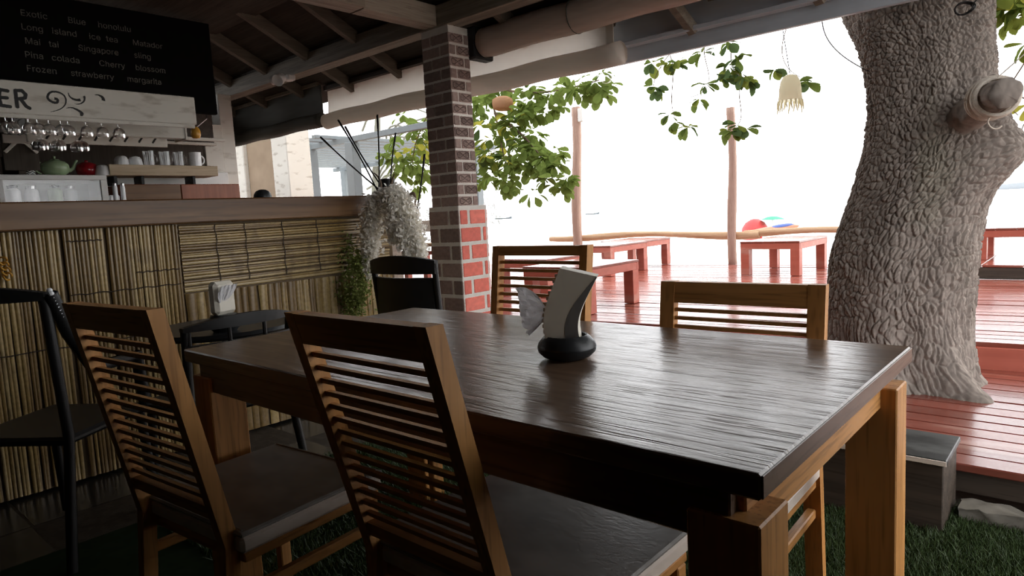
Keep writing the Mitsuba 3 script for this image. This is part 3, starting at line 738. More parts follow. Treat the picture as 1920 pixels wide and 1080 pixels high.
for i in order:
    x, z, r_ = A_[i]
    left = x < -6.9
    tones = (3, 3, 3, 1, 1, 0) if left else (0, 0, 1, 1, 2, 3, 3) if x < -5.5 else (0, 2, 2, 1)
    for q in range(4):
        rosette(almond, (x + R.normal(0, .07), 6.5 + R.normal(0, .15), z + R.normal(0, .07)), r_ * 1.45, 11 if r_ > .12 else 7, .145, tones)
if almond in rest:
    ms = []
    for M, tone in rest[almond]:
        q = leaf(1.0, .66); q.apply_transform(M); ms.append(q)
    part(almond, 'more_leaves', cat(ms), 'leaf_0', True, kind='stuff')
for pts in ([(-6.3, 6.9, 3.6), (-6.1, 6.6, 2.9), (-5.9, 6.5, 2.4), (-5.8, 6.5, 1.9), (-5.7, 6.5, 1.55)], [(-6.1, 6.6, 2.9), (-5.5, 6.5, 2.6), (-4.8, 6.5, 2.52), (-4.3, 6.5, 2.54)],
            [(-5.9, 6.5, 2.4), (-5.5, 6.5, 2.1), (-5.2, 6.5, 1.8), (-5.0, 6.5, 1.45)], [(-6.3, 6.9, 3.6), (-7.0, 6.6, 2.8), (-7.4, 6.5, 2.3), (-7.6, 6.5, 1.8)], [(-6.1, 6.6, 2.9), (-6.6, 6.5, 2.3), (-6.7, 6.5, 1.9), (-6.2, 6.5, 1.65)]):
    twig(almond, pts, .022, .006)
part(almond, 'trunk', knobbly(spline([(-9.0, 8.9, -1.0), (-8.9, 8.8, 1.5), (-7.9, 8.0, 3.1), (-6.3, 6.9, 3.6)], 30), np.linspace(.16, .04, 30), 14, .03, 2), 'bark', True)

# ------------------------------------------------------------------ terrace furniture
def low_table(label, x0, x1, y0, y1, z=0.292, zt=0.66, leg=.095, apron=.085):
    k = thing('low_table', label, 'table', 'low red tables on the terrace')
    for i in range(5):
        w = (x1 - x0) / 5
        part(k, 'board', box(x0 + i * w + .002, x0 + (i + 1) * w - .002, y0, y1, zt - .02, zt, .003), f'deck_red_{i % 3}')
    part(k, 'apron', box(x0 + .004, x1 - .004, y0 + .004, y0 + .034, zt - apron, zt - .0205), 'table_red')
    part(k, 'apron', box(x0 + .004, x1 - .004, y1 - .034, y1 - .004, zt - apron, zt - .0205), 'table_red')
    part(k, 'apron', box(x0 + .004, x0 + .034, y0 + .035, y1 - .035, zt - apron, zt - .0205), 'table_red')
    part(k, 'apron', box(x1 - .034, x1 - .004, y0 + .035, y1 - .035, zt - apron, zt - .0205), 'table_red')
    for a in (x0 + .005, x1 - leg - .005):
        for b in (y0 + .005, y1 - leg - .005):
            part(k, 'leg', box(a + .001, a + leg - .001, b + .001, b + leg - .001, z, zt - apron - .001 if False else zt - .021), 'table_red')
    return k
low_table('low red table on the terrace just beyond the tissue box', -3.62, -2.95, 4.22, 4.97)
low_table('low red table by the rail, in front of the leftmost post', -5.05, -4.40, 6.76, 7.64)
low_table('low red table touching another one, nearest the rail between the two posts', -5.15, -4.50, 7.67, 8.44)
low_table('low red table between the second post and the tree trunk', -3.0, -2.36, 7.2, 8.15)
low_table('low red table on the raised platform behind the trunk', -0.92, -0.1, 7.75, 8.4, 0.42, 0.72)
low_table('low red table seen through the taller slatted chair', -4.55, -3.9, 4.9, 5.6)

def pole(label, x, y, z1, r, lean, seed):
    k = thing('rail_post', label, 'post', 'posts of the terrace rail')
    zs = np.linspace(0.292, z1, 24)
    rr_ = r * (1.12 - .18 * (zs - .29) / (z1 - .29)) * (1 + .06 * np.sin(zs * 5 + seed))
    P = np.stack([x + lean * (zs - .3) + .012 * np.sin(zs * 3.1 + seed), 0 * zs + y + .01 * np.cos(zs * 2.3 + seed), zs], 1)
    part(k, 'pole', tube(P, rr_, 12), 'pole_wood', True)
    return k
a_ = pole('tall bare wooden rail post with a small white bracket near its top', -6.11, 8.47, 2.65, .069, .03, 1)
part(a_, 'bracket', box(-5.985, -5.90, 8.43, 8.50, 2.42, 2.62, .01), 'white_plain', label='small white bracket')
pole('crooked wooden rail post without a bracket, just left of a low table', -3.62, 8.47, 2.30, .052, .0, 2.6)
k = thing('hand_rail', 'rough brown pole handrail along the far edge of the terrace', 'handrail')
for x0, x1, s in ((-6.7, -3.3, 0), (-3.5, -.2, 1), (-.4, 3.2, 2)):
    xs = np.linspace(x0, x1, 26)
    part(k, 'pole', tube(np.stack([xs, 0 * xs + 8.545 + .03 * (s % 2), .685 + .025 * np.sin(xs * 2.2 + s)], 1), .046 + .008 * np.sin(xs * 3), 10), 'rail_wood', True)
for x in (-1.5, 0.9, 2.6):
    part(k, 'short_post', tube([(x, 8.5, .255), (x, 8.52, .66)], .04, 10), 'pole_wood', True)

# hanging lanterns and bulbs
k = thing('hanging_lantern', 'cream paper lantern with a fringe hanging beyond the roof edge', 'lantern')
lx, ly, lz = -1.33, 3.92, 1.69
pr_ = [(.004, .095), (.020, .094), (.036, .086), (.050, .06), (.058, .02), (.060, -.02), (.062, -.045)]
part(k, 'shade', move(lathe(pr_, 26), lx, ly, lz), 'lantern_cream', True)
for i in range(16):
    a = i * 2 * np.pi / 16
    part(k, 'tassel', tube([(lx + .061 * math.cos(a), ly + .061 * math.sin(a), lz - .044), (lx + .066 * math.cos(a), ly + .066 * math.sin(a), lz - .07), (lx + .07 * math.cos(a + .1), ly + .07 * math.sin(a + .1), lz - .088 - .012 * (i % 3))], [.006, .005, .002], 5), 'lantern_cream', True)
part(k, 'cord', tube([(lx, ly, lz + .094), (lx + .01, ly - .15, 2.03), (lx + .02, 3.535, 2.15)], .0016, 5), 'black_paint')
k = thing('hanging_lantern', 'small orange lantern glowing among the leaves right of the pillar', 'lantern')
part(k, 'shade', move(lathe([(.01, .085), (.07, .08), (.125, .05), (.13, 0), (.12, -.06), (.06, -.085)], 24), -5.60, 6.32, 2.46), 'lantern_orange', True)
part(k, 'cord', tube([(-5.60, 6.32, 2.54), (-5.6, 6.35, 3.0), (-5.8, 6.5, 3.5)], .002, 5), 'black_paint')
def bulb(label, x, y, z, r):
    k = thing('glass_bulb', label, 'bulb', 'clear glass bulbs along the roof edge')
    part(k, 'globe', move(lathe([(0.0, -r * 1.15), (r * .6, -r * .95), (r * .95, -r * .4), (r, 0), (r * .9, r * .5), (r * .5, r * 1.05), (r * .42, r * 1.3)], 24), x, y, z), 'pane', True)
    part(k, 'socket', move(lathe([(0, r * 2.1), (r * .45, r * 2.1), (r * .5, r * 1.2), (0, r * 1.2)], 16), x, y, z), 'white_plain', 30)
    part(k, 'cord', tube([(x, y, z + r * 2.1), (x, y - .03, z + r * 2.1 + .12)], .003, 5), 'white_plain')
bulb('clear glass bulb hanging at the end of the pale rolled blind', -2.30, 3.56, 1.905, .040)
bulb('clear glass bulb hanging beside a leafy twig under the blue grey board', -1.66, 3.58, 1.93, .034)
k = solo('cable', 'thin cable sagging from the roof edge to the tree trunk', 'cable', tube(spline([(-1.05, 3.545, 1.96), (-1.02, 3.57, 1.84), (-.93, 3.66, 1.735), (-.885, 3.72, 1.70)], 20), .0022, 5), 'black_paint')

# things in front of the lower deck
k = thing('step_box', 'dark wooden step box with a worn black top in front of the lower deck', 'step')
part(k, 'top', box(-0.80, -0.345, 2.405, 2.682, 0.232, 0.252, .003), 'step_black')
part(k, 'body', box(-0.79, -0.355, 2.415, 2.675, 0.0, 0.2315), 'dark_wood')
part(k, 'front_lip', box(-0.80, -0.345, 2.400, 2.4045, 0.234, 0.250, .001), 'beige_side')
k = thing('kerb_stone', 'rough pale kerb stone on the grass under the edge of the lower deck', 'stone')
m = trimesh.creation.box(extents=[1, 1, 1]).subdivide().subdivide().subdivide().subdivide()
m.vertices = m.vertices * V(.42, .07, .05); m.vertices += (meshkit.fbm(m.vertices * 16, 3, 4)[:, None] - .5) * V(.05, .06, .07)
part(k, 'block', move(m, -.12, 2.60, .03, rz=.05), 'stone', 40)
m2 = m.copy(); m2.vertices += (meshkit.fbm(m2.vertices * 13 + 5, 3, 8)[:, None] - .5) * V(.05, .06, .07)
part(k, 'block', move(m2, .33, 2.61, .03, rz=-.04), 'stone', 40)

# ------------------------------------------------------------------ the bar
k = thing('bar_counter', 'long bar counter with a thick wooden top and a bamboo front', 'bar counter')
part(k, 'counter_top', box(-4.0, -3.40, -1.2, 2.80, 1.142, 1.262, .006), 'bar_wood', label='thick varnished wooden counter top')
part(k, 'core', box(-3.95, -3.475, -1.15, 2.76, 0.0, 1.141, 0), 'bar_ply')
XB = -3.462
def reed(a, b, r, seed, flat=.7):
    P = np.linspace(a, b, 9)
    nodes = 1 + .10 * (np.arange(9) % 4 == seed % 4)
    m = tube(P, r * nodes, 7)
    c = (P[0] + P[-1]) / 2
    m.vertices[:, 0] = c[0] + (m.vertices[:, 0] - c[0]) * flat
    return m
y = -0.36; i = 0
while y < 1.405:
    r = R.uniform(.0058, .0098)
    gap = .012 if any(abs(y - s) < .011 for s in (.905, 1.083)) else 0
    y += gap
    tilt = -.012 + R.normal(0, .004); xo = R.uniform(-.004, .004)
    part(k, 'bamboo_slat', reed(V(XB + xo, y + r, 1.138), V(XB + xo, y + r + tilt, 0.005), r, i), f'bamboo_{R.integers(4)}', 50)
    y += 2 * r + R.uniform(-.0006, .0022); i += 1
z = 1.132; i = 0
while z > .80:
    r = R.uniform(.0052, .0088)
    part(k, 'bamboo_slat', reed(V(XB + R.normal(0, .003), 1.418, z - r + R.normal(0, .002)), V(XB + R.normal(0, .003), 2.72, z - r + R.normal(.0, .005) + .012), r, i), f'bamboo_{R.integers(4)}', 50)
    z -= 2 * r + R.uniform(0, .0018); i += 1
y = 1.42; i = 0
while y < 2.70:
    r = R.uniform(.017, .027)
    part(k, 'bamboo_slat', reed(V(XB - .004, y + r, z - .004), V(XB - .004, y + r + R.normal(0, .003), .005), r, i, .35), f'bamboo_{R.integers(3)}', 50)
    y += 2 * r + (.014 if i in (3, 7) else .002); i += 1
for zz, y0, y1 in ((1.085, .93, 1.07), (.92, 1.20, 1.40), (.845, .92, 1.40), (.62, .3, 1.40)):
    part(k, 'lashing', tube(np.stack([np.full(16, XB + .012), np.linspace(y0, y1, 16), zz + .003 * np.sin(np.arange(16) * 2.1)], 1), .0025, 5), 'dark_wood')
for yy in (1.60, 1.76, 1.98, 2.2):
    part(k, 'lashing', tube(np.stack([np.full(12, XB + .010), yy + .004 * np.sin(np.arange(12) * 1.7), np.linspace(.83, 1.13, 12)], 1), .0022, 5), 'dark_wood')

solo('bowl', 'dark round bowl turned upside down on the bar counter near the white post', 'bowl', move(lathe([(.050, 0), (.050, .012), (.046, .03), (.035, .045), (.018, .053), (0, .055)], 24), -3.62, 1.97, 1.2625), 'black_rubber', True)
for i in range(2):
    k = thing('salt_shaker', 'small white shaker on the bar, ' + ('the one nearer the white cabinet' if i == 0 else 'the one nearer the white post'), 'shaker', 'white shakers on the bar')
    part(k, 'body', move(lathe([(0, 0), (.011, 0), (.011, .07), (.009, .08), (0, .08)], 14), -3.62, 1.205 + i * .034, 1.2625), 'white_china', 40)
    part(k, 'cap', move(lathe([(.0095, .0802), (.009, .09), (0, .094)], 14), -3.62, 1.205 + i * .034, 1.2625), 'steel', 40)

# ------------------------------------------------------------------ back bar
k = thing('bar_sign', 'worn white sign board with black letters and flourishes above the bar', 'sign')
SX = -4.3
part(k, 'board', box(SX - .03, SX, -.3, 1.945, 1.765, 1.935, .004), 'white_paint')
part(k, 'lower_lip', box(SX - .012, SX + .004, -.3, 1.93, 1.742, 1.764, .003), 'white_paint')
def wall_text(t, h, x, y, z, bold=False, depth=.0015):
    m = meshkit.text_mesh(t, h, depth, bold)
    v = m.vertices.copy(); m.vertices = np.stack([x + v[:, 2], y + v[:, 0], z + v[:, 1]], 1); m.fix_normals()
    return m
def brush(lines, w):
    from shapely.geometry import LineString
    from shapely import union_all
    g = union_all([LineString(l).buffer(w / 2, quad_segs=6) for l in lines])
    m = trimesh.creation.extrude_polygon(g, .0015)
    v = m.vertices.copy(); m.vertices = np.stack([SX + .0005 + v[:, 2], v[:, 0], v[:, 1]], 1); m.fix_normals()
    return m
part(k, 'letter', brush([[(.978, 1.878), (.945, 1.882), (.938, 1.84), (.942, 1.802), (.980, 1.798)], [(.94, 1.842), (.972, 1.842)]], .017), 'black_paint')
part(k, 'letter', brush([[(1.012, 1.800), (1.012, 1.884), (1.040, 1.886), (1.056, 1.868), (1.050, 1.848), (1.014, 1.840)], [(1.030, 1.842), (1.052, 1.805), (1.066, 1.797)]], .017), 'black_paint')
def flourish(pts, r0, r1, nn=26):
    P = spline([(SX + .0012, a, b) for a, b in pts], nn)
    m = tube(P, np.linspace(r0, r1, nn) * 1.35, 6); m.vertices[:, 0] = SX + .0012 + (m.vertices[:, 0] - SX - .0012) * .12
    return m
part(k, 'flourish', flourish([(1.185, 1.857), (1.200, 1.850), (1.195, 1.838), (1.175, 1.838), (1.155, 1.855), (1.165, 1.885), (1.20, 1.895), (1.235, 1.875), (1.235, 1.835), (1.20, 1.80), (1.16, 1.785)], .006, .0012, 40), 'black_paint')
part(k, 'flourish', flourish([(1.255, 1.895), (1.265, 1.87), (1.29, 1.86), (1.31, 1.862)], .0012, .006), 'black_paint')
part(k, 'flourish', flourish([(1.33, 1.885), (1.325, 1.855), (1.305, 1.84), (1.28, 1.838)], .004, .001), 'black_paint')
part(k, 'flourish', flourish([(1.235, 1.81), (1.265, 1.815), (1.29, 1.805), (1.31, 1.785), (1.30, 1.78)], .001, .007), 'black_paint')
part(k, 'flourish', flourish([(1.385, 1.895), (1.41, 1.895), (1.425, 1.88), (1.425, 1.868)], .001, .008), 'black_paint')

k = thing('menu_board', 'blackboard listing cocktails in faded chalk above the white sign', 'blackboard')
part(k, 'board', box(-4.99, -4.95, -.2, 2.40, 1.95, 2.60, .004), 'slate')
for i, ws in enumerate(((('Frozen', 1.235), ('strawberry', 1.47), ('margarita', 1.80)), (('Pina', 1.235), ('colada', 1.375), ('Cherry', 1.64), ('blossom', 1.86)), (('Mai', 1.245), ('tai', 1.37), ('Singapore', 1.53), ('sling', 1.86)),
                       (('Long', 1.235), ('island', 1.395), ('ice', 1.60), ('tea', 1.70), ('Matador', 1.86)), (('Exotic', 1.24), ('Blue', 1.49), ('honolulu', 1.66)))):
    for t, y0 in ws:
        part(k, 'chalk_word', wall_text(t, .036, -4.949, y0, 2.125 + i * .082), 'chalk')


k = thing('glass_rack', 'white slotted rack behind the sign holding a lower row of wine glasses', 'rack')
part(k, 'board', box(-5.0, -4.98, 1.20, 2.03, 1.70, 1.80, .003), 'white_paint')
for i in range(8):
    y = 1.30 + i * .09
    part(k, 'slot', bar((-4.979, y, 1.725), (-4.979, y + .035, 1.775), .012, .003, (1, 0, 0)), 'black_paint')
part(k, 'hanger', box(-5.05, -4.65, 1.12, 2.03, 1.80, 1.815, .003), 'white_paint')

gprof = [(.003, 0), (.0035, -.05), (.012, -.058), (.026, -.068), (.036, -.085), (.038, -.105), (.034, -.125), (.0325, -.125), (.0365, -.105), (.0345, -.086), (.025, -.071), (.011, -.062), (0, -.060)]
gl_bowl = lathe(gprof[2:] , 20); gl_stem = lathe([(0, .0), (.0035, .0), (.0032, -.05), (.010, -.0572), (0, -.0590)], 10); gl_foot = lathe([(0, .004), (.03, .002), (.032, 0.0), (.004, -.002), (0, -.002)], 18)
def wine_glass(x, y, z, label, s=1.0):
    k = thing('wine_glass', label, 'wine glass', 'wine glasses hanging upside down above the bar')
    for n, m in (('bowl', gl_bowl), ('stem', gl_stem), ('foot', gl_foot)):
        q = m.copy(); q.apply_scale(s); part(k, n, move(q, x, y, z), 'glass', True)
ordn = ['first', 'second', 'third', 'fourth', 'fifth', 'sixth', 'seventh', 'eighth', 'ninth', 'tenth']
front = [1.506, 1.419, 1.338, 1.25, 1.215, 1.158, 1.105, 1.065, .995, .965]
for x in (SX - .078, SX - .028):
    part('bar_sign', 'rack_rail', box(x - .006, x + .006, .2, 1.93, 1.766, 1.775, .002), 'white_paint')
part('bar_sign', 'rack_back', box(SX - .115, SX - .105, .2, 1.93, 1.766, 1.83, .002), 'dark_wood')
for i, y in enumerate(front):
    wine_glass(SX - .053, y, 1.777, f'wine glass under the white sign, {ordn[i]} from the right-hand end of its row', 0.86)
back = [1.44, 1.375, 1.315, 1.27, 1.225, 1.18]
for x in (-4.805, -4.755, -4.705, -4.655):
    part('glass_rack', 'rail', box(x - .006, x + .006, 1.12, 2.03, (1.737 if x < -4.73 else 1.722), 1.7995 if x < -4.79 or x > -4.66 else (1.746 if x < -4.73 else 1.731), .002), 'white_paint')
for i, y in enumerate(back):
    wine_glass(-4.78 + .10 * (i % 2), y, 1.748 - .015 * (i % 2), f'wine glass in the lower hanging row, {ordn[i]} from the right-hand end', 0.9)
for y in (1.16, 2.0):
    part('glass_rack', 'hanging_rod', tube([(-5.03, y, 1.8155), (-5.03, y, 2.62)], .005, 6), 'steel')
for y in (1.13, 2.02):
    part('glass_rack', 'end_board', box(-4.82, -4.64, y - .006, y + .006, 1.715, 1.7995, .002), 'white_paint')

XS = -5.5
k = thing('display_cabinet', 'white framed glass cabinet holding pale jars on the back bar', 'cabinet')
y0, y1, z0, z1 = .75, 1.785, 1.30, 1.545
part(k, 'body', box(XS - .40, XS - .37, y0, y1, z0, z1), 'white_plain')
part(k, 'top', box(XS - .37, XS, y0, y1, z1 - .035, z1, .004), 'white_plain')
part(k, 'base', box(XS - .37, XS, y0, y1, z0, z0 + .03, .004), 'white_plain')
part(k, 'stile', box(XS - .03, XS, y1 - .045, y1, z0 + .031, z1 - .036), 'white_plain')
part(k, 'stile', box(XS - .03, XS, 1.13, 1.16, z0 + .031, z1 - .036), 'white_plain')
part(k, 'side', box(XS - .37, XS - .031, y1 - .02, y1, z0 + .031, z1 - .036), 'white_plain')
part(k, 'pane', trimesh.Trimesh([[XS - .012, 1.16, z0 + .03], [XS - .012, y1 - .045, z0 + .03], [XS - .012, y1 - .045, z1 - .036], [XS - .012, 1.16, z1 - .036]], [[0, 1, 2], [0, 2, 3]]), 'pane')
for i, y in enumerate((1.24, 1.36, 1.49, 1.60)):
    j = thing('jar', f'pale jar inside the white glass cabinet, {ordn[i]} from its left-hand side', 'jar', 'jars in the display cabinet')
    part(j, 'body', move(lathe([(0, 0), (.042, 0), (.045, .02), (.045, .11), (.03, .13), (0, .13)], 20), XS - .16 - .05 * (i % 2), y, z0 + .031), 'white_china' if i != 2 else 'celadon', 40)
    part(j, 'lid', move(lathe([(.032, .1305), (.032, .15), (0, .155)], 16), XS - .16 - .05 * (i % 2), y, z0 + .031), 'steel' if i % 2 else 'black_paint', 40)
solo('small_white_box', 'small white plastic box beside the glass cabinet on the back bar', 'box', box(XS - .06, XS, 1.79, 1.86, 1.30, 1.40, .008), 'white_china')

k = thing('back_bar_cabinet', 'reddish wooden drawer cabinet along the back bar under the mug shelf', 'cabinet')
part(k, 'body', box(XS - .40, XS - .001, 1.87, 2.79, .85, 1.478), 'cabinet_wood')
part(k, 'drawer', box(XS, XS + .012, 1.875, 2.30, 1.36, 1.474), 'bar_wood')
part(k, 'drawer', box(XS, XS + .012, 2.306, 2.785, 1.36, 1.474), 'cabinet_wood')
part(k, 'carcass_base', box(XS - .40, XS - .002, .75, 1.868, .80, 1.299), 'cabinet_wood')
part(k, 'plinth', box(XS - .38, XS - .02, .77, 2.77, 0, .80), 'dark_wood')
solo('white_back_panel', 'white board between the drawers and the mug shelf', 'panel', box(XS - .35, XS - .32, 1.87, 2.86, 1.479, 1.60, .002), 'white_plain')

k = thing('mug_shelf', 'pale wooden tray shelf carrying glass mugs on the back bar', 'shelf')
part(k, 'front_board', box(XS - .012, XS, 1.81, 2.62, 1.545, 1.625, .002), 'tan_wood')
part(k, 'bottom', box(XS - .26, XS - .0125, 1.81, 2.62, 1.545, 1.565, .002), 'tan_wood')
part(k, 'side', box(XS - .26, XS - .0125, 1.81, 1.822, 1.566, 1.625, .002), 'tan_wood')
part(k, 'side', box(XS - .26, XS - .0125, 2.608, 2.62, 1.566, 1.625, .002), 'tan_wood')
for y in (1.86, 2.05, 2.44):
    part(k, 'bracket', box(XS - .20, XS - .05, y - .012, y + .012, 1.479, 1.5445, .003), 'black_paint')

def mug(x, y, z, label, m='glass', h=.115, r=.040, handle=True, slope=0.0):
    k = thing('mug', label, 'mug', 'mugs and cups on the back bar shelf')
    part(k, 'body', move(lathe([(0, 0), (r - slope, 0), (r, h * .12), (r, h * .9), (r + slope, h), (r - .004, h), (r - .005, .012), (0, .012)], 22), x, y, z), m, 40)
    if handle:
        a = np.linspace(-1.25, 1.25, 12)
        part(k, 'handle', tube(np.stack([0 * a + x, y + r - .006 + .032 * np.cos(a), z + h * .5 + .036 * np.sin(a)], 1), .006, 7), m, True)
for i, y in enumerate((2.128, 2.246, 2.356)):
    mug(XS - .10, y, 1.5655 + .055, f'clear glass mug on the tray shelf, {ordn[i]} to the right of the white cups', h=.122)
mug(XS - .10, 2.487, 1.5655 + .055, 'shiny white mug at the post end of the tray shelf', 'white_china', .12, .047)
part('mug_shelf', 'inner_board', box(XS - .25, XS - .014, 1.83, 2.60, 1.595, 1.62, .002), 'tan_wood')
for i, (x, y, z) in enumerate(((XS - .10, 1.93, 1.6205), (XS - .12, 2.035, 1.6205), (XS - .06, 1.785, 1.55))):
    k = thing('cup', ('ribbed pale cup upside down at the left-hand end of the tray shelf', 'ribbed pale cup upside down next to the glass mugs', 'ribbed pale cup standing beside the tray shelf on the cabinet')[i], 'cup', 'mugs and cups on the back bar shelf')
    n = 28; ang = np.arange(n) * 2 * np.pi / n
    m = lathe([(.052, 0), (.053, .01), (.047, .05), (.036, .072), (.018, .078), (0, .079)], 40)
    t_ = np.arctan2(m.vertices[:, 1], m.vertices[:, 0]); m.vertices[:, :2] *= (1 + .025 * np.sin(t_ * 14 + m.vertices[:, 2] * 60))[:, None]
    part(k, 'body', move(m, x, y, z if i < 2 else 1.546), 'white_china', True)
    part(k, 'rim', move(lathe([(.0535, -.0), (.055, .003), (.0535, .006)], 30), x, y, z if i < 2 else 1.546), 'white_china', True)

k = thing('teapot', 'round pale green teapot on the white cabinet', 'teapot')
tx, ty, tz = XS - .12, 1.50, 1.5455
part(k, 'body', move(lathe([(0, 0), (.05, 0), (.075, .02), (.088, .05), (.084, .08), (.06, .102), (.03, .108), (0, .11)], 32), tx, ty, tz), 'celadon', True)
part(k, 'lid', move(lathe([(.036, .1095), (.028, .117), (.009, .12), (.008, .13), (.012, .137), (0, .143)], 20), tx, ty, tz), 'celadon', True)
part(k, 'spout', tube([(tx, ty + .078, tz + .035), (tx, ty + .11, tz + .055), (tx, ty + .125, tz + .09), (tx, ty + .14, tz + .115)], [.016, .012, .009, .008], 10), 'celadon', True)
a = np.linspace(-1.4, 1.4, 14)
part(k, 'handle', tube(np.stack([0 * a + tx, ty - .078 - .042 * np.cos(a), tz + .055 + .04 * np.sin(a)], 1), .006, 8), 'celadon', True)
k = thing('teapot', 'round dark red glazed pot on the white cabinet beside the green teapot', 'pot')
part(k, 'body', move(lathe([(0, 0), (.045, 0), (.066, .02), (.072, .05), (.06, .085), (.03, .1), (0, .102)], 30), XS - .12, 1.700, tz), 'red_glaze', True)
part(k, 'knob', move(lathe([(.012, .1022), (.014, .112), (0, .118)], 12), XS - .12, 1.700, tz), 'red_glaze', True)
solo('patterned_tumbler', 'tumbler with a zigzag pattern on the white cabinet left of the green teapot', 'tumbler', move(lathe([(0, 0), (.036, 0), (.041, .10), (.038, .10), (.034, .006), (0, .006)], 28), XS - .10, 1.335, tz), 'patterned', 40)
k = thing('crossed_slats', 'white crossed slats with a horizontal bar fixed on the dark wall left of the glasses', 'wall decoration')
CX_, CY_, CZ_ = -5.45, 1.27, 1.77
part(k, 'slat', bar((CX_, CY_ - .09, CZ_ - .085), (CX_, CY_ + .09, CZ_ + .10), .022, .012, (1, 0, 0)), 'white_paint')
part(k, 'slat', bar((CX_ + .0125, CY_ + .09, CZ_ - .085), (CX_ + .0125, CY_ - .09, CZ_ + .10), .022, .012, (1, 0, 0)), 'white_paint')
part(k, 'slat', box(CX_ + .02, CX_ + .032, CY_ - .10, CY_ + .10, CZ_ - .027, CZ_ + .03), 'white_paint')
part(k, 'backing', box(CX_ - .03, CX_ - .0065, CY_ - .10, CY_ + .10, CZ_ - .20, CZ_ + .16, .002), 'wall_dark')
part(k, 'mount', box(-5.9, CX_ - .0305, CY_ - .02, CY_ + .02, 1.546, 1.70, .002), 'wall_dark')

k = thing('hanging_shelf', 'slim white double rail shelf under the sign beside the white post', 'shelf')
part(k, 'rail', box(XS - .02, XS + .02, 2.11, 2.70, 1.825, 1.85, .003), 'white_paint')
part(k, 'rail', box(XS - .22, XS - .18, 2.05, 2.72, 1.815, 1.838, .003), 'white_paint')
part(k, 'upright', box(XS - .02, XS + .02, 2.105, 2.135, 1.8505, 2.62, .003), 'white_paint')
part(k, 'back_board', box(XS - .25, XS - .225, 2.05, 2.72, 1.815, 2.15, .002), 'dark_wood')
k = thing('hanging_lamp', 'small amber glass lamp with a steel stem hanging beside the sign end', 'lamp')
part(k, 'shade', move(lathe([(.006, .05), (.02, .045), (.034, .02), (.036, -.01), (.028, -.035), (0, -.04)], 20), -5.2, 2.335, 1.84), 'amber', True)
part(k, 'stem', tube([(-5.2, 2.345, 1.885), (-5.2, 2.43, 1.955)], .004, 6), 'steel')
part(k, 'cord', tube([(-5.2, 2.43, 1.955), (-5.2, 2.435, 2.3), (-5.2, 2.44, 2.62)], .003, 5), 'black_paint')

k = thing('white_post', 'white painted wooden post at the far end of the back bar', 'post')
part(k, 'post', box(-6.02, -5.87, 2.86, 2.98, 0.0, 2.289, .004), 'white_paint')
part(k, 'wall_panel', box(-5.91, -5.86, 2.70, 2.858, 1.479, 2.02, .003), 'white_paint')
k = thing('spot_lamp', 'white twin headed spot lamp fixed under the dark beam', 'lamp')
part(k, 'base', box(-4.90, -4.82, 2.93, 2.998, 2.24, 2.285, .008), 'white_plain')
part(k, 'head', move(lathe([(0, 0), (.036, 0), (.046, .07), (.042, .07), (0, .045)], 20), -4.86, 2.90, 2.26, rx=math.radians(120), rz=.4), 'white_plain', 40)
part(k, 'head', move(lathe([(0, 0), (.028, 0), (.036, .06), (.032, .06), (0, .04)], 20), -4.95, 2.92, 2.27, rx=math.radians(100), rz=-1.2), 'white_plain', 40)

# ------------------------------------------------------------------ flower arrangement at the bar end
k = thing('flower_arrangement', 'drooping white orchid sprays with long dark reed sticks at the end of the bar', 'flowers')
fx, fy = -3.30, 2.60
part(k, 'vase', move(lathe([(0, 0), (.05, 0), (.06, .03), (.045, .08), (.05, .10), (.044, .10), (.04, .08), (0, .02)], 20), fx - .10, fy + .10, 1.263), 'black_cane', True)
def petals(paths, n, spread, size):
    vs = []
    for _ in range(n):
        P = paths[R.integers(len(paths))]; t = R.uniform(0, 1) ** .9; i = t * (len(P) - 1); i0 = int(i); q = P[i0] + (P[min(i0 + 1, len(P) - 1)] - P[i0]) * (i - i0)
        c = q + R.normal(0, spread * (0.6 + .6 * math.sin(t * 3.1)), 3)
        a, b = R.normal(0, 1, 3), R.normal(0, 1, 3); a /= np.linalg.norm(a); b -= a * np.dot(a, b); b /= np.linalg.norm(b)
        s = size * R.uniform(.6, 1.2)
        vs += [c - a * s, c + b * s * .6, c + a * s, c - b * s * .6]
    v = np.array(vs); n_ = len(v) // 4; i = np.arange(n_) * 4
    return trimesh.Trimesh(v, np.vstack([np.stack([i, i + 1, i + 2], 1), np.stack([i, i + 2, i + 3], 1)]), process=False)
sprays = [spline(p, 20) for p in ([(fx + .08, fy, 1.26), (fx + .08, fy - .08, 1.25), (fx + .05, fy - .13, 1.12), (fx + .02, fy - .15, .95), (fx - .01, fy - .16, .78)],
                                  [(fx + .10, fy, 1.27), (fx + .17, fy - .08, 1.245), (fx + .25, fy - .10, 1.08), (fx + .29, fy - .10, .90)],
                                  [(fx + .10, fy, 1.27), (fx + .19, fy - .04, 1.24), (fx + .31, fy - .06, 1.06), (fx + .35, fy - .06, .86)],
                                  [(fx + .09, fy, 1.27), (fx + .13, fy - .06, 1.25), (fx + .18, fy - .10, 1.12), (fx + .22, fy - .12, .98)],
                                  [(fx + .08, fy, 1.26), (fx + .05, fy - .08, 1.24), (fx + .0, fy - .13, 1.10), (fx - .04, fy - .15, .94)])]
part(k, 'blossoms', petals(sprays, 13000, .022, .016), 'petal', kind='stuff')
for P in sprays: part(k, 'stem', tube(P, .003, 5), 'twig')
part(k, 'moss', petals([spline([(fx - .12, fy - .2, 1.0), (fx - .18, fy - .22, .8), (fx - .12, fy - .24, .58), (fx - .08, fy - .24, .45)], 12), spline([(fx - .05, fy - .2, .9), (fx - .04, fy - .24, .6)], 8)], 2600, .035, .012), 'moss', kind='stuff', label='trailing olive green moss')
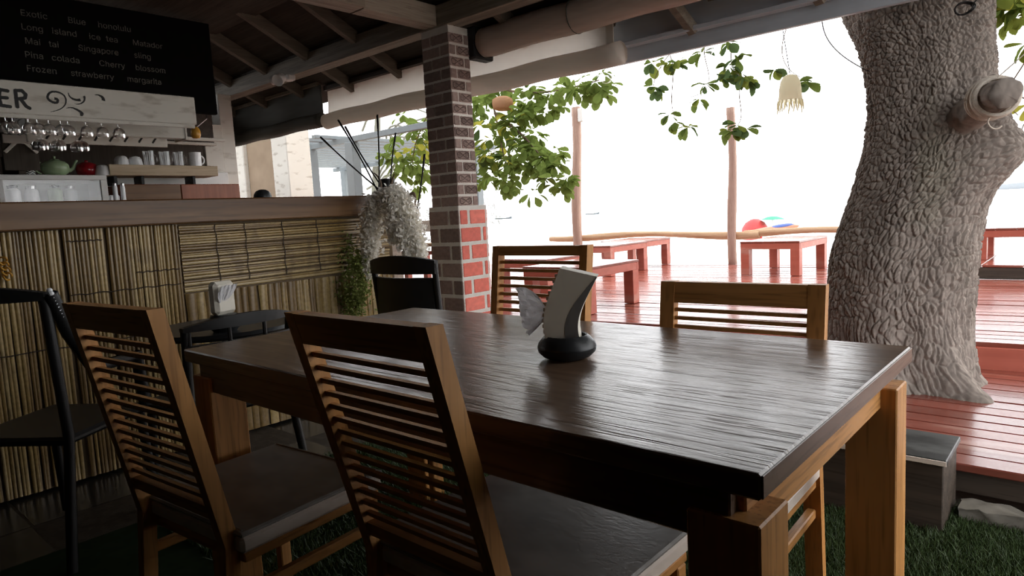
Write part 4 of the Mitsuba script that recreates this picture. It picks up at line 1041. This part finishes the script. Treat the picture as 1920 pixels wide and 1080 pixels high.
for i, (a, b) in enumerate((((fx - .02, fy, 1.27), (-4.02, 2.65, 1.69)), ((fx - .04, fy - .02, 1.27), (-3.80, 2.65, 1.775)), ((fx - .03, fy + .02, 1.28), (-3.73, 2.65, 1.725)), ((fx, fy - .06, 1.20), (-3.40, 2.66, 1.755)), ((fx + .05, fy, 1.28), (-3.222, 2.65, 1.625)), ((fx + .19, fy + .02, .99), (-2.975, 2.65, 1.475)))):
    a, b = V(*a), V(*b)
    P = np.linspace(a, b, 10); P[:, 0] += .012 * np.sin(np.linspace(0, np.pi, 10)) * (1 if i % 2 else -1)
    rr_ = np.full(10, .0045); rr_[-2:] = .0068
    part(k, 'reed_stick', tube(P, rr_, 6), 'black_cane', True)
for p in ([(fx - .06, fy, 1.27), (fx - .04, fy, 1.33), (fx - .10, fy, 1.40)], [(fx + .05, fy, 1.28), (fx + .06, fy + .01, 1.34), (fx + .10, fy, 1.38)], [(fx + .2, fy, 1.20), (fx + .27, fy, 1.24), (fx + .25, fy, 1.16), (fx + .21, fy, 1.17)]):
    part(k, 'dry_twig', tube(spline(p, 12), np.linspace(.012, .003, 12), 6), 'twig', True)

# ------------------------------------------------------------------ dark chairs and tables by the bar
def bistro_chair(label, cx, cy, yaw, top, w=.46, seat=.44, slab=.085, low=True, braid=False):
    key = thing('cafe_chair', label, 'chair')
    c, s = math.cos(yaw), math.sin(yaw); M = np.eye(4); M[:2, :2] = [[c, -s], [s, c]]; M[:2, 3] = cx, cy
    def put(m): m = m.copy(); m.apply_transform(M); return m
    def arc(z0, z1, bow, th, crown=0.0, hw=w / 2, lean=.0):
        t = np.linspace(-1, 1, 15); v = []
        for q in t:
            yb = -bow * (1 - q * q) + lean
            for z, dz in ((z0, 0), (z1, crown * (1 - q * q))):
                v += [[q * hw, yb, z + dz], [q * hw, yb + th, z + dz]]
        f = []
        for i in range(14):
            a, b = i * 4, (i + 1) * 4
            for p, q in ((0, 1), (1, 3), (3, 2), (2, 0)): f += [[a + p, b + p, b + q], [a + p, b + q, a + q]]
        f += [[0, 1, 3], [0, 3, 2], [56, 59, 57], [56, 58, 59]]
        m = trimesh.Trimesh(np.array(v), f, process=False); m.fix_normals(); return m
    part(key, 'top_rail', put(arc(top - slab, top - .015, .055, .028, .03)), 'black_cane', 40)
    part(key, 'back_panel', put(arc(seat + .06, top - slab - .022, .05, .02, 0, w / 2 - .03, .012)), 'black_cane', 40) if low else None
    if low is False:
        part(key, 'lower_rail', put(arc(top - slab - .075, top - slab - .05, .055, .025)), 'black_cane', 40)
        for x in (-.2, -.07, .07, .2):
            part(key, 'spindle', put(tube([(x, -.055 * (1 - (x / (w / 2)) ** 2) + .012, top - slab - .051), (x, -.055 * (1 - (x / (w / 2)) ** 2) + .012, top - slab + .001)], .008, 8)), 'black_cane')
    for sx in (-1, 1):
        part(key, 'back_leg', put(tube([(sx * (w / 2 - .012), .012, top - .03), (sx * (w / 2 - .02), .05, seat), (sx * (w / 2), -.03, 0)], .017, 8)), 'black_cane', True)
        part(key, 'front_leg', put(tube([(sx * (w / 2 - .03), .42, seat - .03), (sx * (w / 2 - .02), .45, 0)], .017, 8)), 'black_cane', True)
    part(key, 'seat', put(box(-w / 2 + .01, w / 2 - .01, .03, .46, seat - .03, seat, .012)), 'black_cane')
    if braid:
        a, b = V(w / 2 + .004, .02, top - .02), V(w / 2 + .004, .17, top - .30)
        part(key, 'arm', put(tube([a, (a + b) / 2 + V(0, -.015, 0), b, V(w / 2, .40, .64), V(w / 2, .42, seat)], .024, 8)), 'black_cane', True)
        for i in range(26):
            q = a + (b - a) * i / 25 + V(0, -.012 * math.sin(math.pi * i / 25), 0)
            part(key, 'braid', put(move(trimesh.creation.icosphere(1, .009), *(q + V(.012, -.012, .012)))), 'white_china', True)
    return key
bistro_chair('dark cafe chair with a curved slotted back in front of the pillar', -2.87, 2.33, 0.08, .895, w=.50)
bistro_chair('low dark cafe chair with open spindle back at the small round table', -2.43, 1.19, math.radians(92), .775, w=.44, slab=.03, low=False)
bistro_chair('dark woven armchair with a pale braided edge beside the bar front', -2.72, .475, math.radians(35), .945, w=.44, slab=.04, low=None, braid=True)
k = thing('round_table', 'small glossy dark round table standing beside the bamboo bar front', 'table')
part(k, 'top', move(lathe([(0, 0), (.30, 0), (.31, .012), (.30, .026), (0, .026)], 40), -2.88, 1.34, .66), 'black_rubber', 30)
part(k, 'column', move(lathe([(0, 0), (.18, 0), (.18, .012), (.03, .03), (.025, .66), (0, .66)], 24), -2.88, 1.34, 0), 'black_cane', 40)
k = thing('tissue_holder', 'small white tissue box in a black holder on the round table by the bar', 'tissue box')
part(k, 'base', move(lathe([(0, 0), (.045, 0), (.062, .02), (.062, .045), (.05, .07), (0, .07)], 26), -2.70, 1.25, .6865), 'black_rubber', 40)
q_ = box(-.025, .025, -.055, .055, 0, .135, .014)
part(k, 'box', move(q_, -2.70, 1.25, .757, rz=.35), 'card')
part(k, 'tissue', crumpled(V(-2.675, 1.235, .80), V(.35, .25, .85), V(-.4, .9, 0), V(.8, -.3, .3), .09, .10, 5), 'tissue', 40, label='crumpled white tissue')
k = thing('yellow_tassel', 'yellow curled braid hanging on the bamboo front at the left edge', 'ornament')
for i in range(4):
    a = np.linspace(0, 5.2, 16)
    part(k, 'loop', tube(np.stack([XB + .03 + .012 * np.sin(a * 2), .695 + .014 * np.cos(a) - .003 * i, .955 + .022 * i + .016 * np.sin(a)], 1), .0042, 6), 'amber', True)

# ------------------------------------------------------------------ outside beyond the bar
k = thing('neighbour_house', 'tan walled neighbouring house with white corner trim beyond the bar', 'house')
part(k, 'wall', box(-8.62, -7.86, 4.52, 4.75, -.75, 3.2, .01), 'stucco')
part(k, 'corner_trim', box(-7.859, -7.50, 4.45, 4.78, -.75, 3.2, .01), 'white_paint')
part(k, 'corner_trim', box(-9.2, -8.621, 4.47, 4.78, -.75, 3.2, .01), 'white_paint')
k = thing('pergola', 'pale grey slatted pergola beyond the bar', 'pergola')
for x in (-9.40, -8.30, -12.8):
    part(k, 'post', box(x - .09, x + .09, 5.92, 6.06, -.85, 2.27, .005), 'pergola_paint')
part(k, 'beam', box(-13.2, -6.3, 5.95, 6.03, 2.271, 2.35), 'pergola_paint')
part(k, 'beam', box(-13.2, -8.2, 8.95, 9.03, 2.271, 2.35), 'pergola_paint')
for i in range(13):
    x = -13.0 + i * .36
    part(k, 'slat', box(x - .05, x + .05, 5.6, 9.2, 2.351, 2.40, .004), 'pergola_paint')
for x in (-12.8, -8.7):
    part(k, 'post', box(x - .08, x + .08, 8.92, 9.06, -.9, 2.27, .005), 'pergola_paint')
k = thing('terrace_balustrade', 'red painted balustrade with a thin pale top between flowers and pillar', 'railing')
part(k, 'top_rail', box(-4.75, -3.9, 3.85, 3.93, .86, .89), 'rail_wood')
part(k, 'mid_rail', box(-4.75, -3.9, 3.87, 3.91, .79, .82), 'table_red')
for x in (-4.72, -4.46, -3.98):
    part(k, 'baluster', box(x, x + .05, 3.865, 3.915, 0.0, .789), 'table_red')
part(k, 'brace', bar((-4.40, 3.89, .74), (-4.28, 3.89, .52), .04, .04), 'table_red')
k = thing('slatted_bench', 'dark timber ledge beyond the flowers beside the pillar', 'ledge')
part(k, 'plank', box(-6.7, -5.5, 5.2, 5.4, .95, 1.08), 'grey_beam')
for x in (-6.6, -5.6): part(k, 'support', box(x - .05, x + .05, 5.25, 5.35, .292, .949), 'grey_beam')
bare = thing('bare_tree', 'pale feathery tree with thin drooping branches behind the pergola', 'tree')
part(bare, 'trunk', knobbly(spline([(-15.5, 11.5, -1.2), (-15.2, 11.5, 1.0), (-14.9, 11.5, 2.6), (-14.5, 11.4, 4.5)], 24), np.linspace(.16, .06, 24), 10, .03, 6), 'pale_twig', True)
for i in range(22):
    z = R.uniform(1.6, 3.6); L_b = R.uniform(1.6, 4.2); y0_ = 11.4 + R.normal(0, .3)
    pts = [(-15.0 + .1 * z, y0_, z), (-15.0 + L_b * .35, y0_, z + R.uniform(.1, .6)), (-15.0 + L_b * .75, y0_ + R.normal(0, .3), z + R.uniform(-.3, .5)), (-15.0 + L_b, y0_ + R.normal(0, .4), z - R.uniform(.2, 1.1))]
    P = spline(pts, 16); part(bare, 'branch', tube(P, np.linspace(.03, .006, 16), 5), 'pale_twig', True)
def needles(n):
    a = np.stack([R.uniform(-15.2, -10.6, n), R.normal(11.4, .4, n), R.uniform(.7, 3.4, n)], 1)
    keep = meshkit.noise(a * V(1.3, 1, 1.6), 3) > .56
    a = a[keep]; d = np.stack([R.normal(.3, .3, len(a)), R.normal(0, .3, len(a)), -np.abs(R.normal(.6, .3, len(a)))], 1) * .28
    w = V(.008, 0, .004)
    v = np.stack([a - w, a + w, a + d], 1).reshape(-1, 3)
    return trimesh.Trimesh(v, np.arange(len(v)).reshape(-1, 3), process=False)
part(bare, 'needles', needles(5000), 'pale_twig', kind='stuff')

# ------------------------------------------------------------------ out at sea and on the beach
def boat(label, x, y, L, rz):
    k = thing('boat', label, 'boat', 'boats far out on the water')
    t = np.linspace(-1, 1, 15); v = []
    for q in t:
        w = (1 - abs(q) ** 2.2) * L * .10 + .02; h = L * .06 + L * .10 * max(0, q) ** 3 + L * .03 * max(0, -q) ** 3
        v += [[q * L / 2, -w, h], [q * L / 2, w, h], [q * L / 2, w * .4, -L * .01], [q * L / 2, -w * .4, -L * .01]]
    f = []
    for i in range(14):
        a, b = i * 4, i * 4 + 4
        for p, q in ((0, 1), (1, 2), (2, 3), (3, 0)): f += [[a + p, b + p, b + q], [a + p, b + q, a + q]]
    m = trimesh.Trimesh(np.array(v), f, process=False); m.fix_normals()
    part(k, 'hull', move(m, x, y, -1.2, rz), 'hull', 40)
    part(k, 'canopy', move(box(-L * .18, L * .2, -L * .07, L * .07, L * .16, L * .18), x, y, -1.2, rz), 'hull')
    for a in (-L * .16, L * .18): part(k, 'canopy_post', move(box(a - .05, a + .05, -L * .06, -L * .05, L * .03, L * .16), x, y, -1.2, rz), 'hull')
boat('faint long boat on the water just right of the brick pillar', -236, 262, 9.0, .75)
boat('faint low boat on the water right of the first post', -190, 277, 7.0, .8)
m = trimesh.creation.icosphere(4, 1.0); m.vertices *= V(150, 60, 9); m.vertices[:, 2] *= (1 + .5 * (meshkit.fbm(m.vertices * .03, 3, 2) - .5))
solo('headland', 'faint hazy headland on the horizon behind the tree', 'headland', move(m, 10, 900, -3), 'island', True)
m = lathe([(0, .62), (.12, .60), (.28, .50), (.38, .34), (.40, .1), (.36, 0), (0, 0)], 24)
solo('buoy', 'round red inflatable buoy on the beach behind the rail', 'buoy', move(m, -7.93, 20.2, -.06), 'red_plastic', True)
k = thing('beach_parasol', 'pale green beach parasol beyond the rail', 'parasol')
part(k, 'canopy', move(lathe([(0, .12), (.15, .10), (.33, .03), (.34, .02), (0, .09)], 16), -7.40, 20.2, .50), 'green_cloth', 30)
part(k, 'pole', tube([(-7.40, 20.2, -1.0), (-7.40, 20.2, .60)], .02, 8), 'white_plain')
k = thing('kayak', 'blue and orange kayak lying tilted on the beach beyond the rail', 'kayak')
m = trimesh.creation.icosphere(3, 1.0); m.vertices *= V(.75, .22, .10)
part(k, 'hull', move(m, -7.05, 19.2, .26, ry=-.12), 'orange_plastic', True)
m = trimesh.creation.icosphere(3, 1.0); m.vertices *= V(.34, .2, .07)
part(k, 'deck', move(m, -6.78, 19.2, .345, ry=-.12), 'blue_plastic', True)
part(k, 'trestle', box(-7.3, -6.8, 19.1, 19.3, -1.02, .17, .01), 'white_plain')
